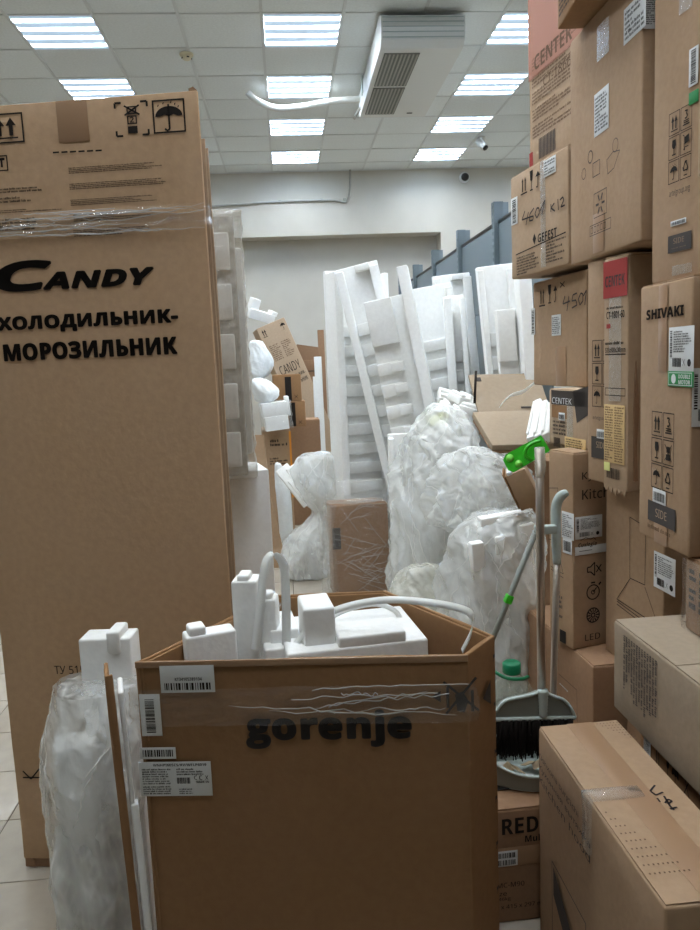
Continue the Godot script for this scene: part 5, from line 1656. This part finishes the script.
	var rings_b1 := [[Vector3(0.64, 0.006, -3.62), 0.13, 0.14], [Vector3(0.63, 0.14, -3.6), 0.165, 0.18], [Vector3(0.64, 0.45, -3.6), 0.175, 0.2], [Vector3(0.69, 0.8, -3.6), 0.18, 0.2], [Vector3(0.72, 1.0, -3.6), 0.165, 0.18], [Vector3(0.73, 1.13, -3.6), 0.1, 0.11], [Vector3(0.71, 1.18, -3.6), 0.03, 0.04]]
	part(b1, "skin", bag_mesh(rings_b1, 0.045, 91, 120, 16), M.bag)
	bag_creases(b1, rings_b1, 0.045, 91, 16)
	inner_film(b1, rings_b1, 0.86, 0.045, 191)
	for k in 3:
		foam_block("foam_chunk", ["large foam chunk low inside the big clear bag", "foam chunk half way up inside the big clear bag", "foam chunk near the top of the big clear bag"][k], Transform3D(Basis.from_euler(Vector3(0.1, 0.4 + 0.7 * k, 0.15)), [Vector3(0.64, 0.03, -3.62), Vector3(0.65, 0.40, -3.62), Vector3(0.70, 0.74, -3.62)][k]), [[Vector3(-0.09, 0, -0.08), Vector3(0.09, 0.27, 0.08)], [Vector3(-0.04, 0.25, -0.06), Vector3(0.07, 0.32, 0.06)]])
	foam_block("yellow_foam", "pale yellow foam scrap in the top of the big clear bag", Transform3D(Basis.from_euler(Vector3(0.2, 0.3, 0.35)), at(438, 412, -3.6) + Vector3(0, -0.05, 0)), [[Vector3(-0.05, 0, -0.03), Vector3(0.05, 0.03, 0.03)]])
	(get_child(-1).get_child(0) as MeshInstance3D).material_override = M.label_yellow
	var b4 := thing("plastic_bag", "small slumped clear bag at the foot of the big clear bag", "bag", Vector3.ZERO)
	part(b4, "skin", bag_mesh([[Vector3(0.5, 0.006, -3.12), 0.1, 0.1], [Vector3(0.5, 0.14, -3.12), 0.125, 0.13], [Vector3(0.52, 0.36, -3.12), 0.12, 0.13], [Vector3(0.53, 0.5, -3.12), 0.08, 0.08], [Vector3(0.55, 0.54, -3.12), 0.02, 0.02]], 0.035, 101, 96, 14), M.bag_dull)
	foam_block("foam_chunk", "foam chunk inside the small slumped clear bag", Transform3D(Basis.from_euler(Vector3(0.1, 0.6, 0.1)), Vector3(0.51, 0.04, -3.12)), [[Vector3(-0.07, 0, -0.06), Vector3(0.07, 0.3, 0.06)]])
	var b3 := thing("plastic_bag", "tall clear bag of white foam standing behind the broom", "bag", Vector3.ZERO)
	var rings_b3 := [[Vector3(0.73, 0.006, -2.86), 0.17, 0.12], [Vector3(0.735, 0.12, -2.86), 0.195, 0.15], [Vector3(0.74, 0.34, -2.86), 0.20, 0.16], [Vector3(0.77, 0.58, -2.86), 0.19, 0.15], [Vector3(0.80, 0.74, -2.86), 0.16, 0.13], [Vector3(0.82, 0.80, -2.86), 0.1, 0.09]]
	part(b3, "skin", bag_mesh(rings_b3, 0.035, 111, 120, 16), M.bag)
	bag_creases(b3, rings_b3, 0.035, 111, 16)
	inner_film(b3, rings_b3, 0.8, 0.03, 193)
	foam_block("foam_chunk", "notched white foam block with square teeth in the tall clear bag", Transform3D(Basis.from_euler(Vector3(0.08, 0.1, 0.08)), Vector3(0.79, 0.42, -2.80)), [[Vector3(-0.12, 0.0, -0.06), Vector3(0.13, 0.29, 0.03)], [Vector3(-0.125, 0.20, 0.02), Vector3(-0.075, 0.31, 0.06)], [Vector3(-0.03, 0.23, 0.02), Vector3(0.05, 0.32, 0.06)], [Vector3(0.07, 0.25, 0.02), Vector3(0.13, 0.35, 0.06)], [Vector3(-0.06, 0.28, -0.05), Vector3(0.12, 0.38, 0.0)]])
	foam_block("foam_chunk", "foam slab low inside the tall clear bag", Transform3D(Basis.from_euler(Vector3(-0.05, -0.2, -0.05)), Vector3(0.735, 0.03, -2.87)), [[Vector3(-0.13, 0.0, -0.05), Vector3(0.13, 0.4, 0.05)], [Vector3(-0.05, 0.1, 0.04), Vector3(0.08, 0.3, 0.08)]])
	var b2 := thing("plastic_bag", "clear bag of foam slumped on top of the tall clear bag", "bag", Vector3.ZERO)
	var rings_b2 := [[Vector3(0.72, 0.66, -3.12), 0.05, 0.05], [Vector3(0.75, 0.72, -3.12), 0.17, 0.13], [Vector3(0.79, 0.82, -3.12), 0.21, 0.16], [Vector3(0.79, 0.93, -3.12), 0.17, 0.14], [Vector3(0.77, 1.0, -3.12), 0.09, 0.09], [Vector3(0.75, 1.02, -3.12), 0.02, 0.02]]
	part(b2, "skin", bag_mesh(rings_b2, 0.045, 121, 120, 16), M.bag)
	bag_creases(b2, rings_b2, 0.045, 121, 16)
	inner_film(b2, rings_b2, 0.86, 0.05, 195)
	foam_block("foam_chunk", "foam chunk in the bag slumped on the tall clear bag", Transform3D(Basis.from_euler(Vector3(0.1, 0.5, -0.2)), Vector3(0.78, 0.75, -3.13)), [[Vector3(-0.12, 0, -0.08), Vector3(0.12, 0.14, 0.08)], [Vector3(0.0, 0.13, -0.06), Vector3(0.1, 0.18, 0.06)]])
	# plain carton that carries the folded cardboard
	carton("carton", "plain brown carton behind the clear bags, carrying folded cardboard", Vector3(1.13, 0, -3.44), 4.0, Vector3(0.34, 0.92, 0.26), M.card_dark)
	var fold := thing("cardboard_sheet", "thick folded cardboard lying flat above the clear bags", "cardboard", Vector3.ZERO)
	fold.transform = Transform3D(Basis.from_euler(Vector3(0.42, 0.05, -0.03)), at(520, 446, -3.06))
	part(fold, "sheet", rbox(Vector3(-0.12, -0.02, -0.30), Vector3(0.20, 0.008, 0.0), 0.004, Vector3i(4, 1, 4), 0.004, 71), M.card_white)
	part(fold, "fold", rbox(Vector3(-0.118, -0.032, -0.28), Vector3(0.20, -0.021, 0.004), 0.004, Vector3i(4, 1, 4), 0.004, 72), M.card_dark)
	var fold2 := thing("cardboard_sheet", "pale folded cardboard propped up behind the thick folded cardboard", "cardboard", Vector3.ZERO)
	fold2.transform = Transform3D(Basis.from_euler(Vector3(0.75, 0.0, -0.02)), at(510, 412, -3.5))
	part(fold2, "sheet", rbox(Vector3(-0.15, -0.012, -0.26), Vector3(0.2, 0.0, 0.0), 0.003, Vector3i(4, 1, 4), 0.004, 73), M.card_white)
	part(fold2, "side_panel", rbox(Vector3(-0.15, -0.15, -0.006), Vector3(-0.03, -0.004, 0.004), 0.003), M.card_dark)
	part(fold2, "print", plain_box(Vector3(-0.12, 0.0, -0.235), Vector3(-0.095, 0.003, -0.21)), M.ink_grey)
	part(fold2, "slit", plain_box(Vector3(0.06, 0.0, -0.03), Vector3(0.16, 0.004, -0.022)), M.ink_grey)
	solo("strapping_band", "white strapping band lying across the folded cardboard", "strap", strap(curve_points([at(500, 406, -3.2), at(510, 396, -3.3), at(524, 391, -3.3), at(540, 378, -3.3)], 6), 0.02, [Vector3(0.3, 0.8, 0.5), Vector3(0.3, 0.8, 0.5)]), M.strap)
	solo("black_rod", "short thin dark rod standing beside the folded cardboard", "rod", tube([at(474.5, 403, -3.55), at(476, 371, -3.6)], 0.006, 8), M.ink)
	for k in 3:
		foam_block("foam_strip", ["outermost white foam strip between the folded cardboard and the cartons", "middle white foam strip between the folded cardboard and the cartons", "inner white foam strip between the folded cardboard and the cartons"][k], stand(at(531 + 8 * k, 440 - 2 * k, -2.98 + 0.02 * k), at(540 + 6 * k, 396 + k, -3.2), Vector3(-0.75, 0.3, 0.7)), [[Vector3(-0.016, 0, -0.03), Vector3(0.016, 0.26, 0.014)], [Vector3(-0.015, 0.02, 0.012), Vector3(-0.004, 0.24, 0.024)]])
	# green plastic handle piece
	var gp := thing("green_handle", "bright green plastic handle piece with two round pads", "handle", Vector3.ZERO)
	gp.transform = Transform3D(Basis.from_euler(Vector3(-0.25, -0.35, 0.52)), at(513, 461, -2.55))
	part(gp, "bar", prism([Vector2(-0.03, -0.02), Vector2(-0.018, -0.036), Vector2(0.03, -0.036), Vector2(0.125, -0.032), Vector2(0.125, 0.028), Vector2(-0.01, 0.03), Vector2(-0.028, 0.018)], 0.016), M.green)
	part(gp, "pad", tube([Vector3(-0.004, 0.012, 0.014), Vector3(-0.004, 0.012, 0.02)], 0.0135, 18), M.green_pale)
	part(gp, "pad", tube([Vector3(0.012, -0.02, 0.014), Vector3(0.012, -0.02, 0.02)], 0.0125, 18), M.green_pale)
	part(gp, "loop", tube(curve_points([Vector3(0.055, -0.03, 0.02), Vector3(0.045, -0.008, 0.03), Vector3(0.06, 0.01, 0.035), Vector3(0.085, 0.015, 0.035), Vector3(0.115, 0.01, 0.03)], 5), 0.006, 8), M.green)
	# tilted small carton under it
	var tb := thing("small_carton", "small open carton tilted between the green handle and the clear bags", "box", Vector3.ZERO)
	tb.transform = Transform3D(Basis.from_euler(Vector3(0.1, -0.3, 0.42)), at(529, 508, -2.70))
	part(tb, "body", rbox(Vector3(-0.03, 0.0, -0.12), Vector3(0.05, 0.145, 0.0), 0.004, Vector3i(2, 3, 2), 0.004, 75), M.card)
	part(tb, "flap", rbox(Vector3(-0.036, 0.01, -0.11), Vector3(-0.031, 0.155, 0.004), 0.002), M.card_warm)
	part(tb, "lining", rbox(Vector3(-0.02, 0.14, -0.10), Vector3(0.0, 0.155, 0.0), 0.003), M.label)

# ------------------------------------------------------------------ the far end of the aisle
func build_far() -> void:
	var lc := thing("fridge_carton", "tall pale fridge carton leaning over at the back wall", "box", Vector3.ZERO)
	var lt := at(268, 325, -9.35)
	lc.transform = leaning(lt, at(314, 428, -9.35), Vector3(0.16, 0.06, 1))
	var lh := lc.transform.origin.distance_to(lt)
	carton_body(lc, Vector3(0.36, lh, 0.4), M.card_grey)
	words(lc, "front", "CANDY", Rect2(0.05, lh - 0.62, 0.26, 0.11), false)
	words(lc, "front", "ХОЛОДИЛЬНИК-", Rect2(0.04, lh - 0.71, 0.29, 0.05))
	words(lc, "front", "МОРОЗИЛЬНИК", Rect2(0.06, lh - 0.78, 0.27, 0.05))
	type_block(lc, "front", Rect2(0.05, lh - 0.44, 0.12, 0.2), 9, 201, M.ink_faint)
	type_block(lc, "front", Rect2(0.20, lh - 0.44, 0.12, 0.2), 9, 202, M.ink_faint)
	var i := Ink.new()
	i.symbol("up", 0.03, lh - 0.14, 0.07, 0.11)
	i.symbol("umbrella", 0.27, lh - 0.14, 0.07, 0.11)
	print_on(lc, i, M.ink, face(lc, "front"))
	foam_block("foam_piece", "pale blue-white foam piece lying on the leaning fridge carton", Transform3D(Basis.from_euler(Vector3(0.2, 0.3, -0.3)), at(260, 316, -9.25)), [[Vector3(-0.16, -0.05, -0.1), Vector3(0.15, 0.06, 0.12)], [Vector3(-0.16, 0.05, -0.08), Vector3(-0.06, 0.18, 0.08)], [Vector3(0.1, 0.05, -0.08), Vector3(0.17, 0.1, 0.1)]])
	var bc := carton("open_box", "dark brown carton with raised flaps behind the leaning fridge carton", Vector3(0.30, 0, -10.2), 0.0, Vector3(0.42, 1.45, 0.35), M.card_dark, "", false)
	part(bc, "flap", prism([Vector2(-0.2, 1.45), Vector2(0.2, 1.45), Vector2(0.2, 1.60), Vector2(-0.14, 1.66)], 0.01, shift(0, 0, 0.16)), M.card_dark)
	i = Ink.new()
	i.rect(0.2, 1.30, 0.14, 0.012)
	i.rect(0.2, 1.02, 0.18, 0.01)
	print_on(bc, i, M.ink_grey, face(bc, "front"))
	i = Ink.new()
	i.rect(0.28, 0.72, 0.12, 0.12)
	print_on(bc, i, M.blue, face(bc, "front"))
	solo("wooden_post", "short thin brown post behind the upright foam side", "post", rbox(Vector3(-0.04, 0, -0.02), Vector3(0.04, 1.82, 0.02), 0.004), M.card_dark, Transform3D(Basis.IDENTITY, Vector3(at(321, 345, -9.8).x, 0, -9.75)))
	foam_block("foam_piece", "thin pale foam piece standing behind the upright foam side", Transform3D(Basis.IDENTITY, Vector3(at(319, 400, -9.0).x, 0, -9.0)), [[Vector3(-0.035, 0, -0.04), Vector3(0.05, 1.48, 0.04)], [Vector3(-0.06, 0.7, -0.03), Vector3(-0.03, 1.25, 0.03)]])
	# stacked small cartons on standing ones
	var s1 := carton("upright_carton", "tall brown carton with dark print standing among bags at the left", Vector3(-0.11, 0, -6.15), 3.0, Vector3(0.22, 0.90, 0.3), M.card)
	type_block(s1, "front", Rect2(0.06, 0.765, 0.13, 0.06), 2, 209)
	type_block(s1, "front", Rect2(0.05, 0.62, 0.14, 0.06), 3, 210)
	part(s1, "orange_edge", plain_box(Vector3(0.1, 0.35, 0.145), Vector3(0.115, 0.88, 0.155)), M.orange)
	var s2 := carton("small_carton", "small brown carton with a black stripe, lower of two on the upright carton", Vector3(0.03, 0.906, -6.2), 0.0, Vector3(0.22, 0.20, 0.2), M.card_warm)
	var s3 := carton("small_carton", "small brown carton with a black stripe, upper of two on the upright carton", Vector3(0.0, 1.111, -6.2), 4.0, Vector3(0.22, 0.21, 0.2), M.card_warm)
	for s in [s2, s3]:
		i = Ink.new()
		i.rect(0.09, 0.004, 0.05, 0.19)
		i.symbol("cross", 0.16, 0.02, 0.03, 0.03)
		print_on(s, i, M.ink, face(s, "front"), "print", 0.004)
	carton("upright_carton", "plain brown carton standing behind the two black-striped cartons", Vector3(0.13, 0, -6.7), 0.0, Vector3(0.28, 0.92, 0.25), M.card_dark)
	var board := thing("cardboard_sheet", "torn brown cardboard sheet leaning beside the lower foam slab", "cardboard", Vector3.ZERO)
	board.transform = stand(Vector3(-0.12, 0, -5.2), at(258, 434, -5.3), Vector3(-0.25, 0.1, 1))
	part(board, "sheet", prism([Vector2(-0.12, 0.0), Vector2(0.04, 0.0), Vector2(0.05, 0.15), Vector2(0.02, 0.5), Vector2(0.04, 0.93), Vector2(-0.08, 0.95), Vector2(-0.1, 0.5)], 0.012), M.card)
	part(board, "patch", prism([Vector2(-0.08, 0.48), Vector2(0.015, 0.50), Vector2(0.02, 0.62), Vector2(-0.07, 0.60)], 0.004, shift(0, 0, 0.013)), M.tape)
	# white bundles
	for d in [["round white plastic bundle on top of the torn white bundle", [[at(257, 380, -6.1), 0.02, 0.02], [at(258, 376, -6.1), 0.07, 0.07], [at(259, 365, -6.1), 0.095, 0.08], [at(258, 352, -6.1), 0.085, 0.08], [at(256, 342, -6.1), 0.05, 0.05], [at(255, 340, -6.1), 0.01, 0.01]], 301], ["white torn plastic bundle beside the black-striped cartons", [[at(264, 404, -5.95), 0.02, 0.02], [at(265, 400, -5.95), 0.08, 0.06], [at(265, 390, -5.95), 0.1, 0.07], [at(260, 381, -5.95), 0.06, 0.05], [at(258, 378, -5.95), 0.02, 0.02]], 303]]:
		var o := thing("white_bundle", d[0], "bag")
		part(o, "skin", bag_mesh(d[1], 0.03, d[2], 64, 8), M.bag_white)
	var fb := foam_block("foam_bundle", "block of white foam wrapped in film lying on the upright carton", Transform3D(Basis.from_euler(Vector3(0, 0.1, 0.08)), Vector3(-0.09, 0.905, -5.92)), [[Vector3(-0.09, 0.0, -0.07), Vector3(0.09, 0.11, 0.07)], [Vector3(-0.1, 0.11, -0.07), Vector3(0.10, 0.215, 0.07)], [Vector3(0.085, 0.1, -0.05), Vector3(0.115, 0.25, 0.06)]])
	part(fb, "film_wrap", film_mesh(Vector3(-0.105, 0.002, -0.078), Vector3(0.115, 0.22, 0.078), 0.01, 54, 0.02), M.bag_thin)
	var wbag := thing("white_bundle", "white plastic bag hanging down beside the torn cardboard sheet", "bag")
	part(wbag, "skin", bag_mesh([[Vector3(-0.07, 0.006, -5.6), 0.03, 0.03], [Vector3(-0.06, 0.2, -5.6), 0.05, 0.05], [Vector3(-0.07, 0.5, -5.6), 0.05, 0.05], [Vector3(-0.09, 0.66, -5.6), 0.03, 0.03], [Vector3(-0.1, 0.69, -5.6), 0.01, 0.01]], 0.015, 304, 48, 10), M.bag_white)

# ------------------------------------------------------------------
func _ready() -> void:
	rng.seed = 1234
	var cam := Camera3D.new()
	cam.name = "camera"
	cam.position = EYE
	cam.rotation_degrees = TURN
	cam.fov = rad_to_deg(2.0 * atan(465.0 / FOCAL))
	cam.near = 0.05
	cam.far = 60.0
	add_child(cam)
	cam.current = true
	cam_basis = cam.basis
	var env := Environment.new()
	env.background_mode = Environment.BG_COLOR
	env.background_color = Color(0, 0, 0)
	env.tonemap_mode = Environment.TONE_MAPPER_LINEAR
	env.tonemap_exposure = 1.1
	env.sdfgi_enabled = true
	env.ssao_enabled = true
	env.ssil_enabled = true
	var we := WorldEnvironment.new()
	we.name = "environment"
	we.environment = env
	add_child(we)
	make_materials()
	build_lights()
	build_room()
	build_ceiling_things()
	build_shelving()
	build_open_carton()
	build_left()
	build_right()
	build_middle()
	build_cleaning()
	build_far()
